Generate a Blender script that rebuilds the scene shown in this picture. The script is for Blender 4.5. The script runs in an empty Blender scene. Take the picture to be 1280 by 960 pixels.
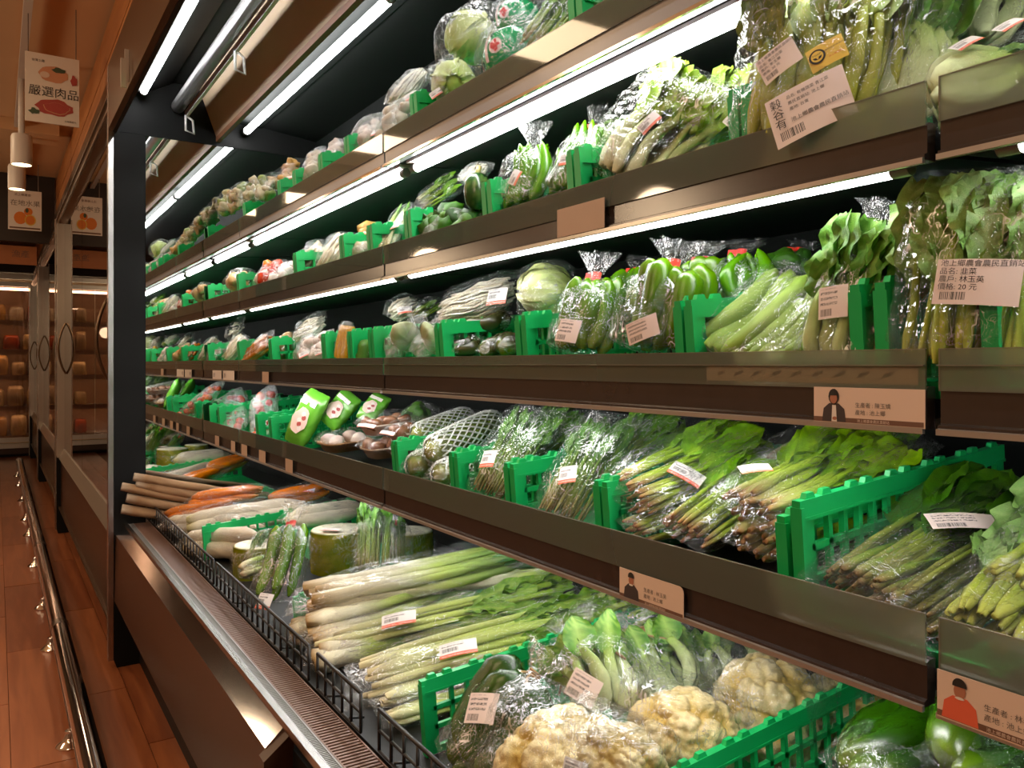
import bpy, math, random
import numpy as np
from mathutils import Vector, Matrix, Euler

# ------------------------------------------------------------------ camera, world, exposure
SC = bpy.context.scene
COL = SC.collection
YAW = math.atan(645 / 1000)
cy_, sy_ = math.cos(YAW), math.sin(YAW)
ZC = 1.24                                            # eye height, metres
cam = bpy.data.objects.new('camera', bpy.data.cameras.new('camera'))
COL.objects.link(cam)
cam.data.sensor_width = 36
cam.data.lens = 36 * 1000 / 1280
cam.data.shift_y = -25 / 1280
cam.data.clip_start = 0.02
cam.location = (0, 0, ZC)
cam.rotation_euler = (math.pi / 2, 0, -YAW)
SC.camera = cam
vs = SC.view_settings
vs.view_transform = 'Standard'
vs.look = 'None'
vs.gamma = 1.0
vs.use_curve_mapping = False
vs.exposure = 0.0
SC.cycles.transparent_max_bounces = 32
SC.cycles.max_bounces = 7
SC.cycles.diffuse_bounces = 3
SC.cycles.glossy_bounces = 3
SC.cycles.caustics_reflective = False
SC.cycles.caustics_refractive = False
SC.cycles.sample_clamp_indirect = 6
TUBE_POWER = 31.0                                    # radiance of the case's lamp tubes
SPOT_POWER = 14.0                                    # watts of one warm ceiling spot
AREA_POWER = 10.5
CEILING_FILL_POWER = 30.0
w = bpy.data.worlds.new('shop_ambience')
SC.world = w
w.use_nodes = True
w.node_tree.nodes['Background'].inputs[0].default_value = (1.0, 0.72, 0.48, 1)
w.node_tree.nodes['Background'].inputs[1].default_value = 0.05


def lamp(name, kind, loc, power, color, size=0.3, rot=(0, 0, 0), spot=None):
    L = bpy.data.lights.new(name, kind)
    L.energy = power
    L.color = color
    if kind == 'AREA':
        L.size = size
    else:
        L.shadow_soft_size = size
    if spot:
        L.spot_size = spot
        L.spot_blend = 0.6
    o = bpy.data.objects.new(name, L)
    o.location = loc
    o.rotation_euler = rot
    COL.objects.link(o)
    return o


WARM = (1.0, 0.71, 0.44)
for yy in (-1.2, 1.0, 3.2, 5.4, 7.6, 9.8):           # shop's ceiling panels over the aisle, out of view
    lamp('ceiling_panel_light', 'AREA', (-0.9, yy, 2.83), AREA_POWER, WARM, 0.5)

for yy in (0.5, 3.4, 6.3):                          # added fill lights without fixtures, to brighten the ceiling
    lamp('ceiling_fill', 'POINT', (-1.7, yy, 2.1), CEILING_FILL_POWER, WARM, 0.15)

R = random.Random(7)


def seed_of(name):
    return sum(ord(ch) * (k + 3) for k, ch in enumerate(name)) % 1000


NR = np.random.RandomState(5)


# ------------------------------------------------------------------ pixel helpers (photo 1280 x 960)
def depth(u, X):                     # distance along the view axis of the point on plane X seen at column u
    k = (u - 640) / 1000
    # X c - Y s = k (X s + Y c)
    Y = X * (cy_ - k * sy_) / (sy_ + k * cy_)
    return X * sy_ + Y * cy_, Y


def P(u, v, X):                      # point on plane X
    d, Y = depth(u, X)
    return Vector((X, Y, ZC - (v - 455) * d / 1000))


def Yu(u, X):
    return depth(u, X)[1]


def PD(u, v, d):                     # point at view depth d
    k = (u - 640) / 1000
    return Vector((d * (sy_ + k * cy_), d * (cy_ - k * sy_), ZC - (v - 455) * d / 1000))


RIGHT = Vector((cy_, -sy_, 0))
FWD = Vector((sy_, cy_, 0))
UP = Vector((0, 0, 1))
EYE = Vector((0, 0, ZC))


# ------------------------------------------------------------------ geometry accumulator
class G:
    def __init__(s):
        s.V, s.F, s.C, s.n = [], [], [], 0

    def add(s, V, F, col=(1, 1, 1)):
        b = s.n
        s.V.extend([tuple(map(float, p)) for p in V])
        s.F.extend([tuple(i + b for i in f) for f in F])
        if isinstance(col, tuple) or (isinstance(col, list) and not hasattr(col[0], '__len__')):
            s.C.extend([tuple(col)] * len(V))
        else:
            s.C.extend([tuple(c) for c in col])
        s.n += len(V)
        return s

    def box(s, x0, x1, y0, y1, z0, z1, col=(1, 1, 1)):
        V = [(x, y, z) for x in (x0, x1) for y in (y0, y1) for z in (z0, z1)]
        F = [(0, 1, 3, 2), (4, 6, 7, 5), (0, 4, 5, 1), (2, 3, 7, 6), (0, 2, 6, 4), (1, 5, 7, 3)]
        return s.add(V, F, col)

    def bar(s, a, b, wd, ht, col=(1, 1, 1)):          # rectangular bar between two points
        a, b = Vector(a), Vector(b)
        d = (b - a).normalized()
        side = d.cross(UP)
        side = side.normalized() if side.length > 1e-4 else Vector((1, 0, 0))
        up = side.cross(d)
        V = []
        for p in (a, b):
            for i, j in ((-1, -1), (1, -1), (1, 1), (-1, 1)):
                V.append(p + side * (i * wd / 2) + up * (j * ht / 2))
        return s.add(V, [(0, 1, 2, 3)[::-1], (4, 5, 6, 7), (0, 1, 5, 4), (1, 2, 6, 5), (2, 3, 7, 6), (3, 0, 4, 7)], col)

    def prism(s, prof, y0, y1, col=(1, 1, 1)):        # closed (x,z) profile extruded along Y
        n = len(prof)
        V = [(x, y0, z) for x, z in prof] + [(x, y1, z) for x, z in prof]
        F = [(i, (i + 1) % n, (i + 1) % n + n, i + n) for i in range(n)]
        F += [tuple(range(n))[::-1], tuple(range(n, 2 * n))]
        return s.add(V, F, col)

    def tube(s, pts, rad, n=8, col=(1, 1, 1), cap=True, flat=1.0):
        pts = [Vector(p) for p in pts]
        m = len(pts)
        if not hasattr(rad, '__len__'):
            rad = [rad] * m
        V, C = [], []
        ref = None
        for i, p in enumerate(pts):
            t = (pts[min(i + 1, m - 1)] - pts[max(i - 1, 0)]).normalized()
            if ref is None:
                ref = t.orthogonal().normalized() if abs(t.z) > .95 else t.cross(UP).normalized()
            a = (ref - t * ref.dot(t)).normalized()
            ref = a
            b = t.cross(a)
            for k in range(n):
                q = 2 * math.pi * k / n
                V.append(p + a * (math.cos(q) * rad[i]) + b * (math.sin(q) * rad[i] * flat))
                C.append(col if not (isinstance(col, list)) else col[i])
        F = [(i * n + k, i * n + (k + 1) % n, (i + 1) * n + (k + 1) % n, (i + 1) * n + k) for i in range(m - 1) for k in range(n)]
        if cap:
            F += [tuple(range(n))[::-1], tuple(range((m - 1) * n, m * n))]
        return s.add(V, F, C)

    def lathe(s, prof, n=20, col=(1, 1, 1), c=(0, 0, 0)):      # (r,z) profile about Z
        V, C = [], []
        for i, (r, z) in enumerate(prof):
            for k in range(n):
                q = 2 * math.pi * k / n
                V.append((c[0] + r * math.cos(q), c[1] + r * math.sin(q), c[2] + z))
                C.append(col[i] if isinstance(col, list) else col)
        m = len(prof)
        F = [(i * n + k, i * n + (k + 1) % n, (i + 1) * n + (k + 1) % n, (i + 1) * n + k) for i in range(m - 1) for k in range(n)]
        F += [tuple(range(n))[::-1], tuple(range((m - 1) * n, m * n))]
        return s.add(V, F, C)

    def grid(s, P2, C2):                               # P2 : (a,b,3) array
        a, b = P2.shape[:2]
        F = [(i * b + j, i * b + j + 1, (i + 1) * b + j + 1, (i + 1) * b + j) for i in range(a - 1) for j in range(b - 1)]
        return s.add(P2.reshape(-1, 3), F, [tuple(c) for c in C2.reshape(-1, 3)] if hasattr(C2, 'shape') else C2)

    def mesh(s, name, smooth=False, sharp=None):
        m = bpy.data.meshes.new(name)
        m.from_pydata(s.V, [], s.F)
        ca = m.color_attributes.new('Col', 'FLOAT_COLOR', 'POINT')
        buf = np.ones((len(s.V), 4), 'f')
        buf[:, :3] = np.array(s.C, 'f')
        ca.data.foreach_set('color', buf.ravel())
        if smooth:
            m.polygons.foreach_set('use_smooth', [True] * len(m.polygons))
            if sharp:
                try:
                    m.set_sharp_from_angle(angle=math.radians(sharp))
                except Exception:
                    pass
        return m


def link(name, data, mat=None, parent=None, M=None):
    """one object; M is its matrix in the thing's own space (parts) or in the world (things)"""
    if mat is not None and data is not None and hasattr(data, 'materials') and len(data.materials) == 0:
        data.materials.append(mat)
    o = bpy.data.objects.new(name, data)
    COL.objects.link(o)
    if parent is not None:
        o.parent = parent
        if parent.get('_abs'):
            o.matrix_parent_inverse = Matrix(parent['_inv'])
    if M is not None:
        o.matrix_basis = M
    return o


def thing(name, label, cat, group=None, loc=(0, 0, 0), M=None, world=False):
    """Empty at the thing's base. world=True: its parts are written in world coordinates"""
    o = bpy.data.objects.new(name, None)
    o.empty_display_size = 0.02
    COL.objects.link(o)
    if M is not None:
        o.matrix_basis = M
    else:
        o.location = loc
    tag(o, label, cat, group)
    if world:
        BASE[o.name] = Matrix.Translation(Vector(loc)).inverted()
    return o


BASE = {}


def tag(o, label, cat, group=None):
    o['label'] = label
    o['category'] = cat
    if group:
        o['group'] = group
    return o


def part(name, g, mat, parent=None, smooth=False, sharp=None, kind=None, label=None):
    """a part written in world coordinates, of a thing made with world=True"""
    m = g.mesh(name, smooth, sharp) if isinstance(g, G) else g
    o = link(name, m, mat, None)
    if parent is not None:
        o.parent = parent
        root = parent
        while root.parent is not None:
            root = root.parent
        if parent is root and root.name in BASE:
            o.matrix_parent_inverse = BASE[root.name]
    if kind:
        o['kind'] = kind
    if label:
        o['label'] = label
    return o


# ------------------------------------------------------------------ materials
class NT:
    def __init__(s, name):
        s.m = bpy.data.materials.new(name)
        s.m.use_nodes = True
        s.t = s.m.node_tree
        s.b = s.t.nodes['Principled BSDF']
        s.out = s.t.nodes['Material Output']

    def n(s, typ, **kw):
        nd = s.t.nodes.new(typ)
        for k, v in kw.items():
            if k.startswith('i_'):
                key = k[2:]
                nd.inputs[int(key) if key.isdigit() else key.replace('_', ' ')].default_value = v
            else:
                setattr(nd, k, v)
        return nd

    def l(s, a, b):
        s.t.links.new(a, b)

    def math(s, op, a, b=None, clamp=False):
        nd = s.t.nodes.new('ShaderNodeMath')
        nd.operation = op
        nd.use_clamp = clamp
        for i, x in enumerate((a, b)):
            if x is None:
                continue
            if isinstance(x, (int, float)):
                nd.inputs[i].default_value = x
            else:
                s.l(x, nd.inputs[i])
        return nd.outputs[0]

    def mix(s, f, a, b):
        nd = s.t.nodes.new('ShaderNodeMix')
        nd.data_type = 'RGBA'
        for sock, x in ((nd.inputs[0], f), (nd.inputs[6], a), (nd.inputs[7], b)):
            if isinstance(x, (tuple, list)):
                sock.default_value = (*x, 1)
            elif isinstance(x, (int, float)):
                sock.default_value = x
            else:
                s.l(x, sock)
        return nd.outputs[2]

    def set(s, col=None, rough=None, metal=None, **kw):
        if col is not None:
            s.b.inputs['Base Color'].default_value = (*col, 1)
        if rough is not None:
            s.b.inputs['Roughness'].default_value = rough
        if metal is not None:
            s.b.inputs['Metallic'].default_value = metal
        for k, v in kw.items():
            s.b.inputs[k.replace('_', ' ')].default_value = v
        return s


def simple(name, col, rough=.5, metal=0.0, noise=0.0, nscale=20, bump=0.0, **kw):
    t = NT(name).set(col, rough, metal, **kw)
    if noise or bump:
        co = t.n('ShaderNodeTexCoord')
        nz = t.n('ShaderNodeTexNoise', i_Scale=nscale, i_Detail=4.0)
        t.l(co.outputs['Object'], nz.inputs['Vector'])
        if noise:
            f = t.math('MULTIPLY_ADD', nz.outputs[0], noise)
            t.t.nodes[-1].inputs[2].default_value = 1 - noise / 2
            sc = t.n('ShaderNodeVectorMath', operation='SCALE')
            sc.inputs[0].default_value = col
            t.l(f, sc.inputs['Scale'])
            t.l(sc.outputs[0], t.b.inputs['Base Color'])
        if bump:
            bp = t.n('ShaderNodeBump', i_Strength=bump, i_Distance=.004)
            t.l(nz.outputs[0], bp.inputs['Height'])
            t.l(bp.outputs[0], t.b.inputs['Normal'])
    return t.m


MAT = {}
MAT['black'] = simple('black_powder_coat', (.008, .0085, .0085), .5, noise=.5, nscale=9, Specular_IOR_Level=.15)
MAT['blackgreen'] = simple('dark_back_panel', (.006, .0075, .007), .65, noise=.9, nscale=5, Specular_IOR_Level=.08)
MAT['underside'] = simple('shelf_steel', (.014, .015, .014), .5, Specular_IOR_Level=.2, noise=.5, nscale=12)
MAT['channel'] = simple('brown_price_channel', (.040, .030, .026), .22, noise=.4, nscale=30, Specular_IOR_Level=.8)
MAT['chrome'] = simple('chrome', (.80, .80, .82), .10, 1.0)
MAT['chromechannel'] = simple('clear_strip_over_chrome', (.34, .34, .36), .28, .2, bump=.2, nscale=14)
MAT['steel'] = simple('brushed_steel', (.50, .48, .46), .25, 1.0, noise=.3, nscale=40)
MAT['lip'] = simple('pale_alloy_lip', (.50, .47, .43), .3, .7)
MAT['bronze'] = simple('brown_lacquered_panel', (.040, .015, .007), .30, .2, noise=.25, nscale=4)
MAT['hoodface'] = simple('bronze_hood_face', (.16, .10, .06), .28, .85, noise=.2, nscale=6)
MAT['brownslat'] = simple('brown_grille', (.15, .075, .045), .45, .2)
MAT['greyslat'] = simple('grey_grille', (.24, .23, .21), .4, .5)
MAT['wire'] = simple('black_wire', (.012, .012, .012), .35)
MAT['tan'] = simple('tan_baffle', (.55, .42, .27), .6, noise=.2, nscale=6)
MAT['reddish'] = simple('red_brown_trim', (.22, .085, .035), .5)
MAT['silver'] = simple('silver_roller', (.48, .48, .48), .3, .8, noise=.2)
MAT['white'] = simple('white_plastic', (.75, .74, .72), .4)
MAT['cap'] = simple('grey_lamp_cap', (.22, .22, .22), .4)
MAT['green'] = simple('green_plastic', (.006, .42, .105), .38, noise=.12, nscale=25)
MAT['mirror'] = simple('tinted_mirror', (.86, .88, .86), .015, 1.0, bump=0)
MAT['paper'] = simple('white_paper', (.78, .72, .66), .6)
MAT['cardboard'] = simple('beige_card', (.50, .36, .26), .65, noise=.1)
MAT['cardprint'] = simple('pale_pink_card', (.74, .58, .48), .5)
MAT['ink'] = simple('black_ink', (.018, .014, .013), .6)
MAT['greyink'] = simple('grey_ink', (.16, .13, .11), .6)
MAT['brownink'] = simple('brown_band_ink', (.16, .08, .05), .6)
MAT['redink'] = simple('red_ink', (.62, .03, .025), .5)
MAT['redtape'] = simple('red_tape', (.75, .035, .02), .35)
MAT['skin'] = simple('printed_skin', (.42, .17, .10), .6)
MAT['jacket'] = simple('printed_jacket', (.05, .035, .035), .6)
MAT['orangeprint'] = simple('printed_orange_shirt', (.75, .13, .06), .6)
MAT['twine'] = simple('jute_twine', (.36, .22, .10), .9, bump=.6, nscale=300)
MAT['foam'] = simple('white_foam_net', (.80, .82, .76), .6)
MAT['foamtray'] = simple('foam_tray', (.62, .50, .38), .55)
MAT['woven'] = simple('woven_tray', (.42, .24, .085), .55, bump=.8, nscale=160)
MAT['yellowsticker'] = simple('yellow_seal_paper', (.72, .50, .07), .45)
MAT['ceilingpaint'] = simple('ceiling_paint', (.74, .50, .29), .8, noise=.12, nscale=2)
MAT['darkwall'] = simple('dark_wall', (.02, .012, .008), .7)
MAT['wallpaint'] = simple('warm_wall', (.38, .24, .15), .8)
MAT['signwood'] = simple('orange_wood_board', (.42, .14, .04), .5, noise=.3, nscale=10)
MAT['frost'] = simple('pale_goods', (.50, .40, .26), .5, noise=.6, nscale=25)


def emission(name, col, power):
    t = NT(name)
    t.set((0.8, 0.8, 0.8), .4)
    t.b.inputs['Emission Color'].default_value = (*col, 1)
    t.b.inputs['Emission Strength'].default_value = power
    return t.m


MAT['tube'] = emission('lamp_tube', (1.0, .985, .97), TUBE_POWER)
MAT['coolerlight'] = emission('freezer_strip_light', (1.0, .76, .46), 14.0)
MAT['bulb'] = emission('warm_bulb', (1.0, .72, .38), 9.0)


def veg(name, rough, spec=.5, bump=.3, nscale=60, amt=.35):
    t = NT(name).set((.5, .5, .5), rough, Specular_IOR_Level=spec)
    at = t.n('ShaderNodeAttribute', attribute_name='Col')
    co = t.n('ShaderNodeTexCoord')
    oi = t.n('ShaderNodeObjectInfo')
    nz = t.n('ShaderNodeTexNoise', i_Scale=nscale, i_Detail=3.0)
    t.l(co.outputs['Object'], nz.inputs['Vector'])
    f = t.math('MULTIPLY', nz.outputs[0], amt * 2)
    f = t.math('ADD', f, 1 - amt - .14)
    f = t.math('ADD', f, t.math('MULTIPLY', oi.outputs['Random'], .28))
    sc = t.n('ShaderNodeVectorMath', operation='SCALE')
    t.l(at.outputs['Color'], sc.inputs[0])
    t.l(f, sc.inputs['Scale'])
    hs = t.n('ShaderNodeHueSaturation', i_Saturation=1.22, i_Value=.95)
    t.l(sc.outputs[0], hs.inputs['Color'])
    t.l(hs.outputs[0], t.b.inputs['Base Color'])
    bp = t.n('ShaderNodeBump', i_Strength=bump, i_Distance=.003)
    t.l(nz.outputs[0], bp.inputs['Height'])
    t.l(bp.outputs[0], t.b.inputs['Normal'])
    return t.m


MAT['veg'] = veg('vegetable', .45)
MAT['veggloss'] = veg('glossy_vegetable', .25, .6, .1, 30, .25)
MAT['root'] = veg('root_skin', .6, .35, .7, 90, .4)
MAT['print'] = veg('printed_film', .22, .6, .25, 40, .08)


def film(name, base, k, haze, streak, scale=1.0, rough=.05, bump=.55):
    """clear packaging film: faint mirror, crisp creases that catch the lamps"""
    t = NT(name)
    t.t.nodes.remove(t.b)
    co = t.n('ShaderNodeTexCoord')
    oi = t.n('ShaderNodeObjectInfo')
    mp = t.n('ShaderNodeMapping')
    mp.inputs['Scale'].default_value = (1.5 * scale, 2.6 * scale, 2.6 * scale)
    ad = t.n('ShaderNodeVectorMath', operation='ADD')
    t.l(co.outputs['Object'], ad.inputs[0])
    t.l(oi.outputs['Location'], ad.inputs[1])
    t.l(ad.outputs[0], mp.inputs[0])
    n1 = t.n('ShaderNodeTexNoise', i_Scale=1.9, i_Detail=2.0, i_Distortion=1.2, i_Roughness=.45)
    t.l(mp.outputs[0], n1.inputs['Vector'])
    n2 = t.n('ShaderNodeTexNoise', i_Scale=4.6, i_Detail=1.0, i_Distortion=2.0)
    t.l(mp.outputs[0], n2.inputs['Vector'])
    r1 = t.math('ABSOLUTE', t.math('SUBTRACT', n1.outputs[0], .5))
    r2 = t.math('ABSOLUTE', t.math('SUBTRACT', n2.outputs[0], .5))
    h = t.math('ADD', t.math('POWER', r1, .7), t.math('MULTIPLY', t.math('POWER', r2, .7), .45))
    bp = t.n('ShaderNodeBump', i_Strength=bump, i_Distance=.03)
    t.l(h, bp.inputs['Height'])
    lw = t.n('ShaderNodeLayerWeight', i_Blend=.25)
    t.l(bp.outputs[0], lw.inputs['Normal'])
    f = t.math('MULTIPLY_ADD', t.math('POWER', lw.outputs['Facing'], 2.6), k)
    t.t.nodes[-1].inputs[2].default_value = base
    # narrow crease lines, only in patches
    n3 = t.n('ShaderNodeTexNoise', i_Scale=2.2, i_Detail=1.0)
    t.l(ad.outputs[0], n3.inputs['Vector'])
    patch = t.n('ShaderNodeMapRange')
    patch.inputs[1].default_value = .48
    patch.inputs[2].default_value = .66
    t.l(n3.outputs[0], patch.inputs[0])
    c1 = t.n('ShaderNodeMapRange')
    c1.inputs[1].default_value = .016
    c1.inputs[2].default_value = .002
    t.l(r1, c1.inputs[0])
    c2 = t.n('ShaderNodeMapRange')
    c2.inputs[1].default_value = .022
    c2.inputs[2].default_value = .002
    t.l(r2, c2.inputs[0])
    cr = t.math('MULTIPLY', t.math('MAXIMUM', c1.outputs[0], c2.outputs[0]), patch.outputs[0])
    gl = t.n('ShaderNodeBsdfGlossy', i_Roughness=rough)
    t.l(bp.outputs[0], gl.inputs['Normal'])
    tr = t.n('ShaderNodeBsdfTransparent')
    tr.inputs[0].default_value = (.985, .985, .98, 1)
    df = t.n('ShaderNodeBsdfDiffuse')
    df.inputs[0].default_value = (.85, .87, .85, 1)
    m0 = t.n('ShaderNodeMixShader', i_0=haze)
    t.l(tr.outputs[0], m0.inputs[1])
    t.l(df.outputs[0], m0.inputs[2])
    m1 = t.n('ShaderNodeMixShader')
    t.l(f, m1.inputs[0])
    t.l(m0.outputs[0], m1.inputs[1])
    t.l(gl.outputs[0], m1.inputs[2])
    g2 = t.n('ShaderNodeBsdfGlossy', i_Roughness=.38)
    g2.inputs[0].default_value = (.95, .96, .95, 1)
    m2 = t.n('ShaderNodeMixShader')
    t.l(t.math('MULTIPLY', cr, streak), m2.inputs[0])
    t.l(m1.outputs[0], m2.inputs[1])
    t.l(g2.outputs[0], m2.inputs[2])
    t.l(m2.outputs[0], t.out.inputs[0])
    return t.m


MAT['film'] = film('clear_film', .030, .50, .014, .70, 1.0, .05, .75)
MAT['haze'] = film('cloudy_film', .03, .40, .14, .5)
MAT['foil'] = film('crumpled_neck_film', .16, .55, .50, .95, 2.0, .10, .9)


def clear(name, tint, refl, haze, hcol=(.5, .5, .42), rough=.04):
    t = NT(name)
    t.t.nodes.remove(t.b)
    tr = t.n('ShaderNodeBsdfTransparent')
    tr.inputs[0].default_value = (*tint, 1)
    dr = t.n('ShaderNodeBsdfDiffuse')
    dr.inputs[0].default_value = (*hcol, 1)
    dl = t.n('ShaderNodeBsdfTranslucent')
    dl.inputs[0].default_value = (*hcol, 1)
    df = t.n('ShaderNodeMixShader', i_0=.6)
    t.l(dr.outputs[0], df.inputs[1])
    t.l(dl.outputs[0], df.inputs[2])
    m0 = t.n('ShaderNodeMixShader', i_0=haze)
    t.l(tr.outputs[0], m0.inputs[1])
    t.l(df.outputs[0], m0.inputs[2])
    fr = t.n('ShaderNodeFresnel', i_IOR=1.5)
    f = t.math('MULTIPLY', fr.outputs[0], refl, True)
    gl = t.n('ShaderNodeBsdfGlossy', i_Roughness=rough)
    m1 = t.n('ShaderNodeMixShader')
    t.l(f, m1.inputs[0])
    t.l(m0.outputs[0], m1.inputs[1])
    t.l(gl.outputs[0], m1.inputs[2])
    t.l(m1.outputs[0], t.out.inputs[0])
    return t.m


MAT['acrylic'] = clear('clear_acrylic', (.80, .80, .74), 1.4, .27, (.78, .88, .72))
MAT['acrylicedge'] = clear('acrylic_edge', (.7, .7, .6), 1.0, .55, (.62, .58, .46))
MAT['doorglass'] = clear('freezer_door_glass', (.80, .66, .62), 2.0, .02, (.3, .2, .2), .01)


def woodmat(name, c0, c1, axis_scale, rough, per_object=.35, spec=.5):
    t = NT(name).set(c0, rough, Specular_IOR_Level=spec)
    co = t.n('ShaderNodeTexCoord')
    oi = t.n('ShaderNodeObjectInfo')
    mp = t.n('ShaderNodeMapping')
    mp.inputs['Scale'].default_value = axis_scale
    ad = t.n('ShaderNodeVectorMath', operation='ADD')
    t.l(co.outputs['Object'], ad.inputs[0])
    t.l(oi.outputs['Location'], ad.inputs[1])
    t.l(ad.outputs[0], mp.inputs[0])
    nz = t.n('ShaderNodeTexNoise', i_Scale=1.0, i_Detail=6.0, i_Distortion=.8)
    t.l(mp.outputs[0], nz.inputs['Vector'])
    f = t.math('MULTIPLY_ADD', t.math('SUBTRACT', oi.outputs['Random'], .5), per_object)
    t.l(nz.outputs[0], t.t.nodes[-1].inputs[2])
    rp = t.n('ShaderNodeMapRange')
    rp.inputs[1].default_value = .25
    rp.inputs[2].default_value = .8
    t.l(f, rp.inputs[0])
    t.l(t.mix(rp.outputs[0], c0, c1), t.b.inputs['Base Color'])
    return t.m


MAT['floor'] = woodmat('cherry_floor', (.19, .055, .022), (.36, .125, .05), (26, 2.0, 20), .30, .35)
MAT['fascia'] = woodmat('orange_wood_fascia', (.40, .15, .045), (.62, .27, .09), (8, 1.2, 14), .45, .3)


def sticker_mat(name, paper, band, lines=5, band_h=.2, barcode=(.08, .46, .12, .36), fade=1.0):
    """printed sticker in its own UV space: text rows, a barcode and a colour band"""
    t = NT(name).set(paper, .5)
    uv = t.n('ShaderNodeTexCoord')
    sp = t.n('ShaderNodeSeparateXYZ')
    t.l(uv.outputs['UV'], sp.inputs[0])
    U, V = sp.outputs[0], sp.outputs[1]

    def inside(x, a, b):
        return t.math('MULTIPLY', t.math('GREATER_THAN', x, a), t.math('LESS_THAN', x, b))
    row = t.math('FLOOR', t.math('MULTIPLY', V, lines * 2.0))
    odd = t.math('MODULO', row, 2.0)
    cv = t.n('ShaderNodeCombineXYZ')
    t.l(t.math('MULTIPLY', U, 46.0), cv.inputs[0])
    t.l(t.math('MULTIPLY', V, 36.0), cv.inputs[1])
    oi = t.n('ShaderNodeObjectInfo')
    t.l(t.math('MULTIPLY', oi.outputs['Random'], 40.0), cv.inputs[2])
    nz = t.n('ShaderNodeTexNoise', i_Scale=1.0, i_Detail=0.0)
    t.l(cv.outputs[0], nz.inputs['Vector'])
    ink = t.math('MULTIPLY', t.math('GREATER_THAN', nz.outputs[0], .5), odd)
    b0, b1, b2, b3 = barcode
    ink = t.math('MULTIPLY', ink, t.math('MULTIPLY', inside(U, .07, .66), inside(V, max(b3, band_h) + .04, .93)))
    bv = t.n('ShaderNodeTexNoise', i_Scale=1.0, i_Detail=0.0)
    bv.noise_dimensions = '1D'
    t.l(t.math('MULTIPLY', U, 85.0), bv.inputs['W'])
    bar = t.math('MULTIPLY', t.math('GREATER_THAN', bv.outputs[0], .5), t.math('MULTIPLY', inside(U, b0, b1), inside(V, b2, b3)))
    ink = t.math('MAXIMUM', t.math('MULTIPLY', ink, fade), bar)
    c = t.mix(ink, paper, (.03, .028, .028))
    if band:
        bm = t.math('LESS_THAN', V, band_h)
        c = t.mix(bm, c, band)
        dots = t.math('MULTIPLY', t.math('GREATER_THAN', nz.outputs[0], .52), inside(V, band_h * .25, band_h * .75))
        c = t.mix(t.math('MULTIPLY', dots, .8), c, (.9, .75, .65))
    t.l(c, t.b.inputs['Base Color'])
    return t.m


MAT['st_red'] = sticker_mat('red_banded_sticker', (.76, .74, .72), (.78, .10, .035), 5, .22, (.08, .50, .36, .62))
MAT['st_beige'] = sticker_mat('pale_farm_sticker', (.72, .60, .54), None, 6, .05, (.08, .48, .08, .30))
MAT['st_plain'] = sticker_mat('plain_farm_sticker', (.72, .60, .54), None, 6, .05, (.08, .40, .10, .27), 0.0)
MAT['st_seal'] = MAT['yellowsticker']


def text(body, size, M, mat, parent, name='lettering', spacing=1.0, align='LEFT'):
    c = bpy.data.curves.new(name, 'FONT')
    c.body = body
    c.size = size
    c.align_x = align
    c.resolution_u = 2
    c.space_line = spacing
    c.materials.append(mat)
    o = bpy.data.objects.new(name, c)
    COL.objects.link(o)
    o.parent = parent
    o.matrix_basis = M
    return o


def frame(o, x, z, y=None):
    """4x4 from an origin, an x direction and an approximate z direction"""
    x = Vector(x).normalized()
    z = Vector(z)
    z = (z - x * z.dot(x)).normalized()
    y = z.cross(x)
    M = Matrix((x, y, z)).transposed().to_4x4()
    M.translation = Vector(o)
    return M


def scale3(a, b, c):
    return Matrix.Diagonal((a, b, c, 1))

# ------------------------------------------------------------------ room
YE = 3.62                             # plane of the case's mirrored end panel
SEAMS = [-1.0, 0.425, 1.706, 3.009, YE - .004]


def struct(name, g, mat, smooth=False):
    o = part(name, g, mat, None, smooth)
    o['kind'] = 'structure'
    return o


fl = struct('floor', G().box(-3.0, 1.4, -3.0, 16.0, -.06, -.012), simple('subfloor', (.10, .03, .015), .6))
pm = G().box(0, .188, 0, 1.196, -.012, 0).mesh('plank')
pm.materials.append(MAT['floor'])
for i in range(10):
    off = R.random() * 1.2
    for j in range(-2, 13):
        if i < 4 and (j < -1 or j > 8):
            continue
        link('plank', pm, None, fl, Matrix.Translation((-1.1 + i * .19, -1.2 + j * 1.2 + off, -R.random() * .0008)))
struct('ceiling', G().box(-3.0, 1.4, -3.0, 16.0, 2.86, 2.95), MAT['ceilingpaint'])
struct('wall_left', G().box(-3.1, -3.0, -3.0, 16.0, 0, 2.86), MAT['wallpaint'])
struct('wall_back', G().box(-3.0, 1.4, -3.1, -3.0, 0, 2.86), MAT['wallpaint'])
struct('wall_right', G().box(1.4, 1.5, -3.0, 16.0, 0, 2.86), MAT['darkwall'])
struct('wall_far', G().box(-3.0, 1.4, 15.9, 16.0, 0, 2.86), MAT['darkwall'])
# dropped beam across the ceiling and the shadow gap beside the fascia
struct('trim_2', G().box(-3.0, .36, 6.2, 6.5, 2.78, 2.86), MAT['ceilingpaint'])
struct('wall_1', G().box(-3.0, .43, 8.0, 8.08, 2.285, 2.858), MAT['darkwall'])
# wooden bulkhead fascia over the cases, one board after another
fa = struct('trim_3', G().box(.47, 1.4, -3.0, 12.6, 2.46, 2.858), MAT['darkwall'])
y = -3.0
while y < 12.5:
    L = min(1.25, 12.6 - y)
    zb = 2.47
    for z0, z1 in ((2.47, 2.655), (2.662, 2.835)):
        part('plank', G().box(.44, .47, y + .003, y + L - .003, z0, z1), MAT['fascia'], fa)
    y += L

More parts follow.
